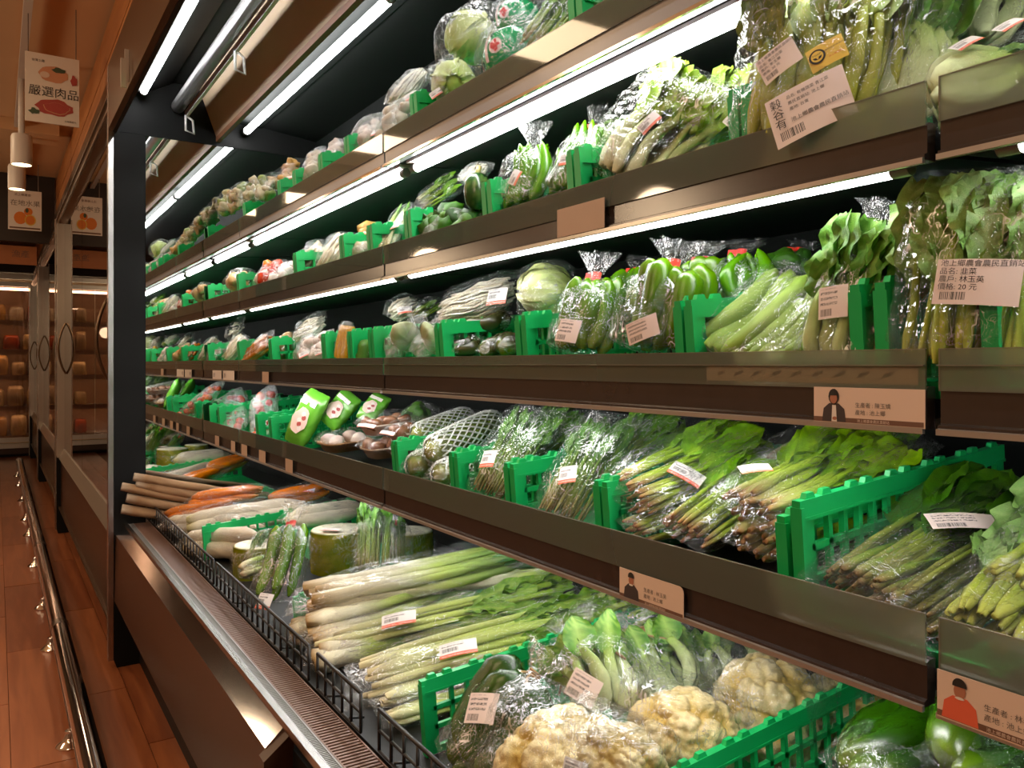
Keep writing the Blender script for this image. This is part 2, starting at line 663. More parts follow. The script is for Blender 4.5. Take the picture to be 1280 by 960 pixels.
# ------------------------------------------------------------------ the refrigerated case
case = thing('refrigerated_display_case', 'long black open refrigerated case with five lit tiers of bagged vegetables', 'display case', world=True)
g = G().box(1.25, 1.33, -1.0, YE, .0, 2.45)
part('back_panel', g, MAT['blackgreen'], case)
# hood: bronze front, black soffit, baffle, roller
part('hood_front', G().prism([(.385, 2.20), (.40, 2.19), (.43, 2.245), (.43, 2.46), (.385, 2.46)], -1.0, YE + .05), MAT['hoodface'], case)
part('hood_lip', G().prism([(.400, 2.188), (.412, 2.183), (.455, 2.33), (.62, 2.42), (.62, 2.43), (.445, 2.43), (.43, 2.24)], -1.0, YE), MAT['black'], case, False)
part('soffit', G().box(.45, 1.25, -1.0, YE, 2.43, 2.46), MAT['black'], case)
part('soffit', G().prism([(.92, 2.31), (1.25, 2.27), (1.25, 2.43), (.92, 2.43)], -1.0, YE), MAT['black'], case)
part('baffle', G().prism([(.735, 2.42), (.805, 2.225), (.812, 2.225), (.745, 2.43)], -1.0, YE), MAT['tan'], case, label='tan sloping baffle board')
part('baffle_edge', G().box(.803, .822, -1.0, YE, 2.205, 2.226), MAT['reddish'], case)
part('baffle_glint', G().box(.824, .834, -1.0, YE, 2.22, 2.25), MAT['white'], case)  # white strip stands in for lamp light reflected off the fixture
part('reflector', G().prism([(.836, 2.25), (.90, 2.30), (1.0, 2.295), (1.0, 2.315), (.836, 2.315)], -1.0, YE), MAT['blackgreen'], case)
rl = part('night_blind', G().tube([(.645, -1.0, 2.325), (.645, YE - .02, 2.325)], .027, 14), MAT['silver'], case, True)
part('rail', G().box(.672, .684, -1.0, YE - .02, 2.285, 2.31), MAT['white'], rl)
for yy in (2.75, 3.58, 1.5):
    hk = G()
    hk.tube([(.672, yy, 2.29), (.70, yy, 2.27), (.705, yy, 2.215), (.672, yy, 2.225), (.672, yy, 2.29)], .005, 6)
    part('bracket', hk, MAT['white'], rl, True)


def tube_lamp(y0, y1, X, Z, parent, holder=None, base=True, r=.0125):
    g = G().tube([(X, y0 + .02, Z), (X, y1 - .02, Z)], r, 14)
    o = part('lamp_tube', g, MAT['tube'], parent, True, 40)
    for yy in (y0, y1 - .02):
        part('lamp_cap', G().tube([(X, yy, Z), (X, yy + .02, Z)], r * 1.12, 12), MAT['cap'], parent, True, 40)
    if holder:
        part('lamp_holder', G().box(X - .018, X + .018, y0, y1, Z + r * 1.1, Z + r * 1.1 + .018), MAT[holder], parent)


T1 = (.507, 2.352)
T2 = (.925, 2.262)
for y0, y1 in ((2.07, 3.575), (.45, 2.02), (-1.0, .4)):
    tube_lamp(y0, y1, *T1, case)
y1 = YE - .025
for y0 in (Yu(491, T2[0]), Yu(491, T2[0]) - 1.3, Yu(491, T2[0]) - 2.6):
    tube_lamp(y0, y1, *T2, case, r=.0145)
    y1 = y0 - .03
# end panel with mirror
ep = G().prism([(.404, .03), (.415, .0), (.52, .0), (.52, 2.19), (.404, 2.19)], YE, YE + .05)
part('end_panel', ep, MAT['black'], case, label='black end panel with rounded foot')
part('end_panel', G().box(.52, 1.25, YE + .004, YE + .05, 0, 2.19), MAT['black'], case)
part('end_panel', G().box(.404, 1.25, YE, YE + .05, 2.191, 2.46), MAT['black'], case)
part('edge_strip', G().box(.384, .403, YE + .005, YE + .05, .03, 2.46), MAT['steel'], case)
part('mirror', G().box(.523, 1.25, YE, YE + .003, .56, 2.188), MAT['mirror'], case, label='mirrored end panel inside the case')
# base: lacquered front, bevelled bright edge, grilles
yf = 1.447
part('front_panel', G().prism([(.412, .262), (.405, .275), (.410, .543), (.448, .568), (.448, .54), (.43, .53), (.43, .262)], yf, YE), MAT['bronze'], case, label='brown lacquered base front')
part('front_panel', G().prism([(.398, .40), (.398, .535), (.445, .572), (.452, .572), (.452, .40)], yf - .02, yf + .012), MAT['bronze'], case)
part('bumper_strip', G().prism([(.4085, .546), (.4435, .5765), (.447, .5745), (.412, .5435)], yf + .01, YE), MAT['chrome'], case)
part('bumper_edge', G().prism([(.441, .573), (.441, .588), (.452, .590), (.452, .573)], -.6, YE), MAT['steel'], case)
part('plinth', G().box(.50, .53, -1.0, YE, 0, .50), MAT['black'], case)
part('deck_tray', G().box(.45, 1.25, -1.0, YE, .50, .545), MAT['black'], case)


def slats(x0, x1, y0, y1, z, pitch, wd, mat, name):
    g = G()
    y = y0
    while y < y1:
        g.box(x0, x1, y, y + wd, z - .006, z)
        y += pitch
    g.box(x0, x0 + .003, y0, y1, z - .006, z + .001)
    g.box(x1 - .003, x1, y0, y1, z - .006, z + .001)
    return part(name, g, mat, case, kind='stuff')


slats(.454, .474, -.3, YE - .01, .584, .0062, .003, MAT['greyslat'], 'air_grille')
slats(.475, .536, -.3, YE - .01, .583, .0105, .0055, MAT['brownslat'], 'air_grille')
part('deck_shelf', G().prism([(.545, .580), (1.25, .640), (1.25, .63), (.545, .57)], -1.0, YE), MAT['underside'], case)

# shelves: name, z of channel bottom / channel top / guard top
TIER = {'A': (1.690, 1.729, 1.772), 'B': (1.432, 1.471, 1.511), 'C': (1.173, 1.2165, 1.254), 'D': (.907, .953, 1.000)}
TILT = math.tan(math.radians(5.0))
WORD = {'A': 'top shelf', 'B': 'second shelf', 'C': 'third shelf', 'D': 'fourth shelf', 'E': 'bottom deck'}
XF = .75
for key, (zb, zt, zg) in TIER.items():
    cm = 'chromechannel' if key == 'A' else 'channel'
    for i in range(len(SEAMS) - 1):
        y0, y1 = SEAMS[i] + (.0045 if i else 0), SEAMS[i + 1] - .0045
        if i == 0:
            y1 -= .004
        d = 1.0
        sh = part('shelf', G().prism([(.765, zt - .012), (1.25, zt - .012 + .485 * TILT), (1.25, zt - .03 + .485 * TILT), (.765, zt - .03)], y0, y1), MAT['underside'], case)
        part('price_channel', G().prism([(.7515, zt), (.7555, zt + .002), (.766, zt + .002), (.766, zb + .004), (.7465, zb + .004), (.7465, zb + .009), (.7515, zb + .011)], y0, y1), MAT[cm], sh)
        part('channel_lip', G().prism([(.743, zb), (.743, zb + .0055), (.7475, zb + .0065), (.7475, zb)], y0, y1), MAT['lip'] if key != 'A' else MAT['chrome'], sh)
        gd = part('acrylic_guard', G().box(.748, .7508, y0, y1, zt - .002, zg), MAT['acrylic'], sh)
        part('guard_edge', G().box(.7478, .751, y0, y1, zg, zg + .0008), MAT['acrylicedge'], sh)
        part('guard_edge', G().box(.7478, .751, y1 - .0012, y1, zt, zg), MAT['acrylicedge'], sh)
        if key == 'C':
            part('guard_edge', G().box(.744, .748, y0, y1, zt + .0215, zt + .0228), MAT['acrylicedge'], sh)
        zl = zb + (.004 if key != 'A' else .002)
        X = .785 if key != 'A' else .80
        zl = {'A': zb - .006, 'B': zb + .0095, 'C': zb + .012, 'D': zb + .012}[key]
        a, b = y0 + .01, y1 - .01
        if key in 'AB':
            a, b = {3: (3.03, YE - .02), 2: (1.69, 2.985), 1: (.465, 1.655), 0: (-1.0, .38)}[i]
        tube_lamp(a, b, X, zl, sh, 'white' if key == 'A' else None, r=.0095 if key == 'A' else .0085)

# wire fence in front of the deck
for n_, (u0, u1) in enumerate(((188, 267), (271, 386), (397, 451), (474, 560))):
    ya, yb = Yu(u1, .541), Yu(u0, .541)
    ya = max(ya, -1.0)
    yb = min(yb, YE - .01)
    wf = thing('wire_divider', ['black wire divider at the mirrored end of the bottom deck', 'black wire divider in front of the melon chunks', 'black wire divider in front of the leek roots',
               'black wire divider in front of the dark green melons'][n_], 'wire divider', 'black wire dividers along the deck front', loc=(.541, ya, .585), world=True)
    g = G()
    for z in (.660, .625, .590):
        g.tube([(.541, ya, z), (.541, yb, z)], .0038 if z > .65 else .003, 6)
    part('rail', g, MAT['wire'], wf, True)
    n = max(2, round((yb - ya) / .047))
    um = G().tube([(0, 0, 0), (0, 0, .07)], .003, 6).mesh('upright', True)
    um.materials.append(MAT['wire'])
    for k in range(n + 1):
        o = link('upright', um, None, wf, Matrix.Translation((0, (yb - ya) * k / n, .005)))
    for k in range(2):
        y = ya + (yb - ya) * (k + .5) / 2
        g = G().tube([(.541, y, .595), (.57, y, .589)], .0024, 6)
        part('foot', g, MAT['wire'], wf, True)

# ------------------------------------------------------------------ price cards
def card(name, label, u0, u1, X, z0, z1, mat, round_=False, group=None):
    y1, y0 = Yu(u0, X), Yu(u1, X)
    M = frame((X, y1, z0), (0, -1, 0), (-1, 0, 0))      # local x runs towards the camera, y up
    t = thing(name, label, 'card', group, M=M)
    L, H = y1 - y0, z1 - z0
    if round_:
        pts = [(0, 0), (L, 0), (L, H - .008)] + [(L - .008 + .008 * math.cos(a), H - .008 + .008 * math.sin(a)) for a in (.4, .8, 1.2, 1.57)] + [(0, H)]
    else:
        pts = [(0, 0), (L, 0), (L, H), (0, H)]
    n = len(pts)
    g = G().add([(x, y, 0) for x, y in pts] + [(x, y, .0008) for x, y in pts],
                [tuple(range(n))[::-1], tuple(range(n, 2 * n))] + [(i, (i + 1) % n, (i + 1) % n + n, i + n) for i in range(n)])
    link('card', g.mesh('card'), MAT[mat], t)
    return t, L, H


def blob(pts, mat, parent, z, name):
    n = len(pts)
    g = G().add([(x, y, z) for x, y in pts], [tuple(range(n))])
    return link(name, g.mesh(name), MAT[mat], parent)


def ell(cx, cy, rx, ry, n=14, wob=0.0, a0=0, a1=2 * math.pi):
    return [(cx + rx * math.cos(a0 + (a1 - a0) * i / n) * (1 + wob * math.sin(i * 2.3)), cy + ry * math.sin(a0 + (a1 - a0) * i / n) * (1 + wob * math.cos(i * 1.7))) for i in range(n + (0 if a1 - a0 > 6.2 else 1))]


def portrait(t, H, x, kind):
    z = .0011
    pc = link('portrait', G().add([(x - .38 * H, 0.04 * H, z), (x + .38 * H, .04 * H, z), (x + .33 * H, .40 * H, z), (x + .15 * H, .55 * H, z), (x - .15 * H, .55 * H, z), (x - .33 * H, .40 * H, z)],
                                  [(0, 1, 2, 3, 4, 5)]).mesh('portrait'), MAT['orangeprint' if kind == 'orange' else 'jacket'], t)
    if kind == 'woman':
        blob([(x - .07 * H, .04 * H), (x + .10 * H, .04 * H), (x + .07 * H, .5 * H), (x - .05 * H, .5 * H)], 'paper', pc, z + .0002, 'shirt_print')
        blob(ell(x + .03 * H, .13 * H, .07 * H, .05 * H), 'skin', pc, z + .0004, 'hands_print')
        blob(ell(x, .74 * H, .17 * H, .22 * H), 'ink', pc, z + .0003, 'hair_print')
        blob(ell(x, .69 * H, .115 * H, .15 * H), 'skin', pc, z + .0006, 'face_print')
        blob([(x - .115 * H, .77 * H), (x + .115 * H, .77 * H), (x + .09 * H, .86 * H), (x - .09 * H, .86 * H)], 'ink', pc, z + .0008, 'fringe_print')
    else:
        blob(ell(x, .68 * H, .125 * H, .17 * H), 'skin', pc, z + .0003, 'face_print')
        blob(ell(x, .79 * H, .15 * H, .16 * H, 12, 0, -.15, math.pi + .15), 'ink', pc, z + .0006, 'cap_print')
        blob(ell(x, .53 * H, .10 * H, .03 * H), 'paper', pc, z + .0005, 'collar_print')
    return pc


def producer_card(label, u0, u1, X, z0, z1, kind, name_, round_=False):
    t, L, H = card('price_card', label, u0, u1, X, z0, z1, 'cardprint', round_)
    blob([(0, .03 * H), (L * .99, .03 * H), (L * .99, .16 * H), (0, .16 * H)], 'brownink', t, .001, 'band_print')
    portrait(t, H, L * .20, kind)
    text('生產者 : ' + name_, H * .155, Matrix.Translation((L * .40, H * .47, .0012)), MAT['greyink'], t)
    text('產地 : 池上鄉', H * .155, Matrix.Translation((L * .40, H * .27, .0012)), MAT['greyink'], t)
    text('池上鄉農會農民直銷站', H * .095, Matrix.Translation((L * .42, H * .06, .0013)), MAT['cardprint'], t)
    return t


zb, zt, zg = TIER['C']
producer_card('pale card with a woman in a dark jacket, in the third shelf channel', 1018, 1157, .7445, zb + .005, zt - .001, 'woman', '陳玉嬌')
zb, zt, zg = TIER['D']
producer_card('rounded pale card with a man in a cap, in the fourth shelf channel', 775, 855, .7445, zb + .003, zt - .001, 'man', '林玉英', True)
producer_card('pale card with a person in an orange shirt, past the fourth shelf gap', 1172, 1330, .7435, zb + .003, zt + .001, 'orange', '林春菊')
zb, zt, zg = TIER['B']
t, L, H = card('price_card', 'blank beige card hung over the second shelf edge', 697, 756, .742, zb + .006, zt + .011, 'cardboard')
zb, zt, zg = TIER['C']
card('price_card', 'small brown card in the third shelf channel near the far seam', 328, 336, .7445, zb + .004, zt - .002, 'cardboard')
t, L, H = card('shelf_strip', 'pinkish paper strip with dark brush marks behind the third shelf guard', 884, 1148, .7512, zt + .003, zt + .021, 'cardprint')
for k in range(9):
    x = L * (.06 + .10 * k)
    blob([(x, H * .3), (x + L * .05, H * .55), (x + L * .055, H * .75), (x + L * .012, H * .6)], 'brownink', t, .001, 'brush_print')
for n_, (a, b) in enumerate(((266, 277), (279, 293))):
    t, L, H = card('price_card', ['pale blue printed card in the third shelf channel, beside the mirror', 'pale blue printed card in the third shelf channel, left of the far seam'][n_], a, b, .7445, zb + .006, zt - .002, 'paper')
    text('農民', H * .5, Matrix.Translation((L * .08, H * .3, .0012)), MAT['greyink'], t)
zb, zt, zg = TIER['D']
for n_, (a, b) in enumerate(((269, 274), (289, 294), (302, 309), (324, 332), (357, 366))):
    card('price_card', 'small brown card in the fourth shelf channel, ' + ['one nearest the mirror', 'second from the mirror', 'third from the mirror', 'below the tomato bags', 'below the green printed bag'][n_],
         a, b, .7445, zb + .004, zt - .001, 'cardboard', group='small cards along the fourth shelf')

# ------------------------------------------------------------------ bumper rail on the floor
XR = .236
rail = thing('bumper_rail', 'polished chrome bumper rail low over the wooden floor', 'rail', loc=(XR, .5, 0), world=True)
cuts = [-.6, 2.18, 4.02, 5.86, 7.7, 9.54, 11.2]
for a, b in zip(cuts[:-1], cuts[1:]):
    part('rail_tube', G().tube([(XR, a + .004, .082), (XR, b - .004, .082)], .036, 18), MAT['chrome'], rail, True, 40)
    part('joint_sleeve', G().tube([(XR, b - .03, .082), (XR, b + .03, .082)], .0375, 18), MAT['steel'], rail, True, 40)
for v_, u_ in ((932, 87), (812, 60), (761, 48), (708, 40), (670, 30), (651, 24), (627, 18), (608, 15), (596, 12)):
    d = ZC * 1000 / (v_ - 455)
    p = PD(u_, v_, d)
    prof = [(.040, 0), (.041, .004), (.036, .010), (.026, .017), (.016, .030), (.014, .05)]
    g = G().lathe(prof, 18, (1, 1, 1), (XR - .035, p.y, 0))
    g.tube([(XR - .035, p.y, .04), (XR - .01, p.y, .06)], .013, 10)
    part('rail_foot', g, MAT['chrome'], rail, True, 40)
g = G().box(XR - .034, XR - .028, -.6, 11.2, .045, .055)
part('rail_skirt', g, MAT['steel'], rail)

# ------------------------------------------------------------------ glass-door freezers along the same wall
GX = .418                             # plane of the door glass


def freezer(y0, y1, label):
    f = thing('glass_door_freezer', label, 'freezer', 'glass door freezers beyond the open case', loc=(.46, y0, 0), world=True)
    part('end_panel', G().prism([(.372, .03), (.382, 0), (.56, 0), (.56, .56), (.372, .56)], y1 - .05, y1), MAT['black'], f)
    part('edge_strip', G().box(.362, .371, y1 - .05, y1, .03, 2.3), MAT['steel'], f)
    part('back_panel', G().box(1.2, 1.25, y0, y1, 0, 2.19), MAT['wallpaint'], f)
    part('canopy', G().prism([(.395, 2.28), (.43, 2.25), (1.25, 2.25), (1.25, 2.46), (.405, 2.46), (.405, 2.36)], y0, y1 - .05), MAT['hoodface'], f)
    part('canopy_trim', G().box(.386, .395, y0, y1 - .05, 2.285, 2.297), MAT['steel'], f)
    part('canopy_trim', G().box(.396, .405, y0, y1 - .05, 2.37, 2.38), MAT['steel'], f)
    part('base_panel', G().box(.40, .45, y0, y1 - .05, .19, .55), MAT['bronze'], f)
    part('base_trim', G().box(.385, .40, y0, y1 - .05, .185, .197), MAT['hoodface'], f)
    part('sill', G().prism([(.385, .55), (.412, .62), (.45, .62), (.45, .55)], y0, y1 - .05), MAT['lip'], f)
    part('plinth', G().box(.52, .55, y0, y1, 0, .19), MAT['black'], f)
    part('floor_tray', G().box(.47, 1.2, y0, y1 - .05, .55, .60), MAT['wallpaint'], f)
    part('strip_light', G().tube([(.62, y0 + .1, 2.2), (.62, y1 - .1, 2.2)], .012, 10), MAT['coolerlight'], f, True)
    for z in (1.0, 1.4, 1.8):
        part('shelf', G().box(.56, 1.2, y0, y1 - .05, z - .02, z), MAT['wallpaint'], f)
    ym = (y0 + y1) / 2
    part('corner_post', G().box(.374, GX + .02, y1 - .11, y1 - .05, .56, 2.26), MAT['lip'], f, label='pale alloy corner post')
    for a, b, yh in ((y0, ym, y0 + .26), (ym, y1 - .11, y1 - .30)):
        d = part('door', G().box(GX, GX + .005, a + .004, b - .004, .62, 2.25), MAT['doorglass'], f)
        g = G()
        g.box(GX + .006, GX + .03, a + .004, a + .05, .62, 2.25)
        g.box(GX + .006, GX + .03, b - .05, b - .004, .62, 2.25)
        part('door_frame', g, MAT['black'], d)
        pts = [(GX - .002 - .046 * math.sin(math.pi * i / 12) ** .8, yh, 1.17 + .36 * i / 12) for i in range(13)]
        part('handle', G().tube(pts, .007, 8), MAT['hoodface'], d, True)
    return f


freezer(YE + .055, 6.77, 'tall glass door freezer next to the black end panel')
freezer(6.775, 9.80, 'tall glass door freezer farther along the wall')
freezer(9.805, 12.3, 'tall glass door freezer at the far corner of the aisle')

# far cabinet across the end of the aisle
fc = thing('upright_freezer', 'upright glass front freezer across the far end of the aisle', 'freezer', loc=(-.5, 12.6, 0), world=True)
part('canopy', G().box(-2.2, .62, 12.55, 13.4, 2.46, 2.60), MAT['darkwall'], fc)
part('cabinet_back', G().box(-2.2, .62, 13.35, 13.4, .1, 2.46), MAT['wallpaint'], fc)
part('cabinet_side', G().box(.60, .64, 12.6, 13.4, 0, 2.5), MAT['wallpaint'], fc)
part('base_panel', G().box(-2.2, .62, 12.55, 13.4, .04, .12), MAT['bronze'], fc)
part('plinth', G().box(-2.2, .62, 12.65, 13.3, 0, .04), MAT['black'], fc)
for z in (.12, .20, 2.27, 2.37):
    part('frame_bar', G().box(-2.2, .62, 12.52, 12.58, z, z + .06), MAT['lip'], fc)
part('strip_light', G().tube([(-2.1, 12.72, 2.25), (.55, 12.72, 2.25)], .018, 10), MAT['coolerlight'], fc, True)
FSH = (.26, .66, 1.08, 1.43, 1.82)
for n_, z in enumerate(FSH):
    part('shelf', G().box(-2.15, .60, 12.75, 13.35, z - .03, z).box(-2.15, .60, 12.745, 12.755, z - .055, z + .01), MAT['frost'], fc)
    part('shelf_light', G().tube([(-2.1, 12.80, z - .04), (.55, 12.80, z - .04)], .008, 8), MAT['coolerlight'], fc, True)
for x0, x1 in ((-2.18, -1.26), (-1.25, -.33), (-.32, .60)):
    part('door', G().box(x0, x1, 12.54, 12.548, .26, 2.27), MAT['doorglass'], fc)
PLACE = ['bottom shelf', 'second shelf up', 'third shelf up', 'fourth shelf up', 'topmost shelf']
ORD = ['first', 'second', 'third', 'fourth', 'fifth', 'sixth', 'seventh', 'eighth']


def pouch(cx, cy, hx, hy, z, h, shade):
    V = []
    for zz, s in ((0, .9), (.15, 1), (.5, 1.02), (.85, .95), (1.0, .80)):
        for q in range(14):
            a = 2 * math.pi * q / 14
            V.append((cx + hx * s * math.copysign(abs(math.cos(a)) ** .5, math.cos(a)), cy + hy * s * math.copysign(abs(math.sin(a)) ** .5, math.sin(a)), z + h * zz + .006 * math.sin(q * 2.1 + zz * 9)))
    F = [(r * 14 + q, r * 14 + (q + 1) % 14, (r + 1) * 14 + (q + 1) % 14, (r + 1) * 14 + q) for r in range(4) for q in range(14)]
    F += [tuple(range(14))[::-1], tuple(range(56, 70))]
    return part('frozen_food_pack', G().add(V, F, [lerp0(shade, R.uniform(.6, 1.1)) for _ in V]), MAT['print'], None, True)


def lerp0(c, k):
    return tuple(x * k for x in c)


for n_, z in enumerate(FSH):
    x, k = -.26, 0
    while x < .52:
        wd = R.uniform(.13, .22)
        h = R.uniform(.18, .28)
        o = pouch(x + wd / 2, 12.98, wd * .47, .13, z + .002, h, R.choice([(.62, .50, .30), (.50, .33, .16), (.66, .58, .42), (.50, .12, .07), (.50, .40, .26)]))
        tag(o, '%s frozen pack from the left on the %s of the far freezer' % (ORD[k], PLACE[n_]), 'pack', 'frozen packs in the far freezer')
        x += wd + .02
        k += 1
k = 0
for y in np.arange(3.95, 6.5, .5):
    for zi, z in enumerate((.602, 1.002, 1.402, 1.802)):
        o = pouch(.80, y, .15, R.uniform(.17, .22), z, R.uniform(.16, .26), R.choice([(.62, .50, .30), (.52, .34, .18), (.66, .58, .42), (.55, .20, .12)]))
        tag(o, '%s frozen pack along the %s behind near glass doors' % (ORD[k], ['freezer floor', 'low freezer shelf', 'middle freezer shelf', 'high freezer shelf'][zi]), 'pack', 'frozen packs behind the glass doors')
    k += 1

# ------------------------------------------------------------------ signs and track lights
def sign(name, label, u0, v0, u1, v1, d, mat='paper', tilt=0.0):
    a = PD(u0, v1, d)
    p = PD(u0, v0, d)
    x = Vector((1, tilt, 0)).normalized()
    k = (u1 - 640) / 1000                            # far side of the board: same vertical plane
    L = (k * a.dot(FWD) - a.dot(RIGHT)) / (x.dot(RIGHT) - k * x.dot(FWD))
    H = p.z - a.z
    t = thing(name, label, 'sign', M=frame(a, x, Vector((0, -1, 0))))
    link('board', G().box(0, L, 0, H, -.006, 0).mesh('board'), MAT[mat], t)
    return t, L, H


t, L, H = sign('hanging_sign', 'hanging white sign with meat pictures and large black characters', 31, 63, 99, 150, 3.55)
text('嚴選肉品', L * .235, Matrix.Translation((L * .06, H * .40, .001)), MAT['ink'], t)
text('台灣土雞', L * .06, Matrix.Translation((L * .12, H * .88, .001)), MAT['ink'], t)
text('台灣黑豬肉', L * .045, Matrix.Translation((L * .72, H * .05, .001)), MAT['greyink'], t)
pm_ = simple('printed_chicken', (.62, .30, .17), .6)
rm_ = simple('printed_meat', (.42, .07, .06), .6)
gm_ = simple('printed_leaf', (.06, .09, .05), .6)
MAT['pchick'], MAT['pmeat'], MAT['pleaf'] = pm_, rm_, gm_
a = blob(ell(L * .52, H * .72, L * .27, H * .12, 18, .06), 'pchick', t, .001, 'chicken_print')
blob(ell(L * .62, H * .79, L * .12, H * .04, 12, .2), 'pleaf', a, .002, 'garnish_print')
blob(ell(L * .36, H * .70, L * .09, H * .045), 'cardprint', a, .002, 'slice_print')
blob(ell(L * .90, H * .67, L * .06, H * .08, 12, .2), 'pmeat', a, .0025, 'berry_print')
a = blob(ell(L * .54, H * .24, L * .34, H * .12, 18, .10), 'pmeat', t, .001, 'meat_print')
blob(ell(L * .58, H * .23, L * .25, H * .08, 14, .12), 'pchick', a, .0015, 'fat_print')
blob(ell(L * .58, H * .235, L * .235, H * .073, 14, .12), 'pmeat', a, .002, 'cut_print')
blob(ell(L * .17, H * .15, L * .09, H * .045, 12, .3), 'pleaf', a, .002, 'garnish_print')
for k in (.06, .94):
    link('hanging_wire', G().tube([(L * k, H, -.003), (L * k, H + .62, -.003)], .002, 6).mesh('hanging_wire'), MAT['greyink'], t)

t, L, H = sign('hanging_sign', 'hanging white sign with orange fruit picture and grey characters', 10, 236, 52, 286, 6.4)
text('在地水果', L * .225, Matrix.Translation((L * .06, H * .62, .001)), MAT['greyink'], t)
text('池上鄉農會', L * .10, Matrix.Translation((L * .18, H * .86, .001)), MAT['brownink'], t)
MAT['porange'] = simple('printed_orange', (.72, .20, .02), .5)
blob(ell(L * .36, H * .30, L * .19, H * .16), 'porange', t, .001, 'orange_print')
a = blob(ell(L * .66, H * .26, L * .17, H * .14), 'yellowsticker', t, .0014, 'orange_print')
blob(ell(L * .66, H * .26, L * .14, H * .115), 'porange', a, .0018, 'flesh_print')
a = blob(ell(L * .60, H * .47, L * .13, H * .10), 'porange', t, .0008, 'mango_print')
blob(ell(L * .56, H * .50, L * .05, H * .06), 'pleaf', a, .0012, 'stem_print')
blob([(L * .04, H * .03), (L * .96, H * .03), (L * .96, H * .07), (L * .04, H * .07)], 'brownink', t, .001, 'band_print')
for k in (.1, .9):
    link('hanging_wire', G().tube([(L * k, H, -.003), (L * k, H + .55, -.003)], .003, 6).mesh('hanging_wire'), MAT['greyink'], t)

t, L, H = sign('wood_sign', 'orange wooden board sign above the far upright freezer', -40, 303, 46, 327, 6.85, 'signwood')
text('漁產', H * .42, Matrix.Translation((L * .62, H * .42, .001)), MAT['brownink'], t)

for n_, (u0, v0) in enumerate(((163, 18),)):
    t, L, H = sign('hanging_card', 'blank white cards hanging beside the bronze hood', 151, 72, 159, 108, 2.7, 'paper', 0)
    link('card', G().box(L * .9, L * 2.0, H * .35, H * 1.5, -.05, -.045).mesh('card'), MAT['paper'], t)

tr = thing('track_light', 'white ceiling track carrying two warm spotlights', 'track light', loc=(.02, 5.0, 2.8), world=True)
pA, pB = PD(47, -40, 3.9), PD(26, 160, 7.2)
XT = .02


def on_track(u, v):
    d, Y = depth(u, XT + .08)
    return Vector((XT + .08, Y, ZC - (v - 455) * d / 1000))


part('track', G().box(.10, .135, 2.5, 8.6, 2.80, 2.825), MAT['white'], tr)
for y in (3.0, 5.0, 8.2):
    part('track_mount', G().box(.11, .125, y, y + .05, 2.82, 2.86), MAT['white'], tr)
for n_, (u_, v_) in enumerate(((27, 188), (21, 222))):
    d, Y = depth(u_, .118)
    z = ZC - (v_ - 455) * d / 1000
    r = .052
    sh = part('spot_head', G().lathe([(r * .2, .17), (r * .9, .165), (r, .15), (r, .0), (r * .93, .0), (r * .90, .02), (r * .2, .025)], 20, (1, 1, 1), (.118, Y, z - .08)), MAT['white'], tr, True, 40)
    part('lamp_disc', G().lathe([(r * .88, 0), (r * .4, .001), (.001, .001)], 20, (1, 1, 1), (.118, Y, z - .074)), MAT['bulb'], sh, True)
    part('spot_stem', G().tube([(.118, Y, z + .08), (.118, Y, 2.80)], .016, 10), MAT['white'], sh, True)
    lamp('spot_beam', 'SPOT', (.118, Y, z - .09), SPOT_POWER, (1, .66, .34), .04, (0, 0, 0), 1.5)
for y in (-.6, 1.4, 3.3):
    lamp('spot_beam', 'SPOT', (-.3, y, 2.7), SPOT_POWER, (1, .66, .34), .04, (0, .1, 0), 1.6)

# ------------------------------------------------------------------ pools of shared vegetable meshes
def rn(a, b):
    return R.uniform(a, b)


def lerp(a, b, t):
    return tuple(x + (y - x) * t for x, y in zip(a, b))


def ramp(stops, t):
    for (t0, c0), (t1, c1) in zip(stops[:-1], stops[1:]):
        if t <= t1:
            return lerp(c0, c1, (t - t0) / max(1e-6, t1 - t0))
    return stops[-1][1]


POOL = {}


def pool(key, n, fn):
    if key not in POOL:
        POOL[key] = [fn(i) for i in range(n)]
    return R.choice(POOL[key])


def rod(name, stops, prof, bend=3.0, n=8, seg=9, wob=.06, mat='veg', ridges=0):
    """unit-length rod along +x, unit radius, with a radius profile and colours by position"""
    def mk(i):
        rr = random.Random(seed_of(name) + i * 17)
        ph, b = rr.uniform(0, 6.3), rr.uniform(.4, 1) * bend * rr.choice((-1, 1))
        V, C = [], []
        for s in range(seg + 1):
            t = s / seg
            r = np.interp(t, [p[0] for p in prof], [p[1] for p in prof])
            oy = b * math.sin(t * math.pi) * math.cos(ph) + rr.uniform(-wob, wob)
            oz = b * math.sin(t * math.pi) * math.sin(ph) * .6 + rr.uniform(-wob, wob)
            for k in range(n):
                q = 2 * math.pi * k / n
                rk = r * (1 + rr.uniform(-wob, wob)) * (1 + (.10 * (k % 2) if ridges else 0))
                V.append((t, oy + rk * math.cos(q), oz + rk * math.sin(q)))
                C.append(lerp(ramp(stops, t), (0, 0, 0), rr.uniform(0, .22)))
        F = [(s * n + k, s * n + (k + 1) % n, (s + 1) * n + (k + 1) % n, (s + 1) * n + k) for s in range(seg) for k in range(n)]
        F += [tuple(range(n))[::-1], tuple(range(seg * n, seg * n + n))]
        m = G().add(V, F, C).mesh(name, True)
        m.materials.append(MAT[mat])
        return m
    return mk


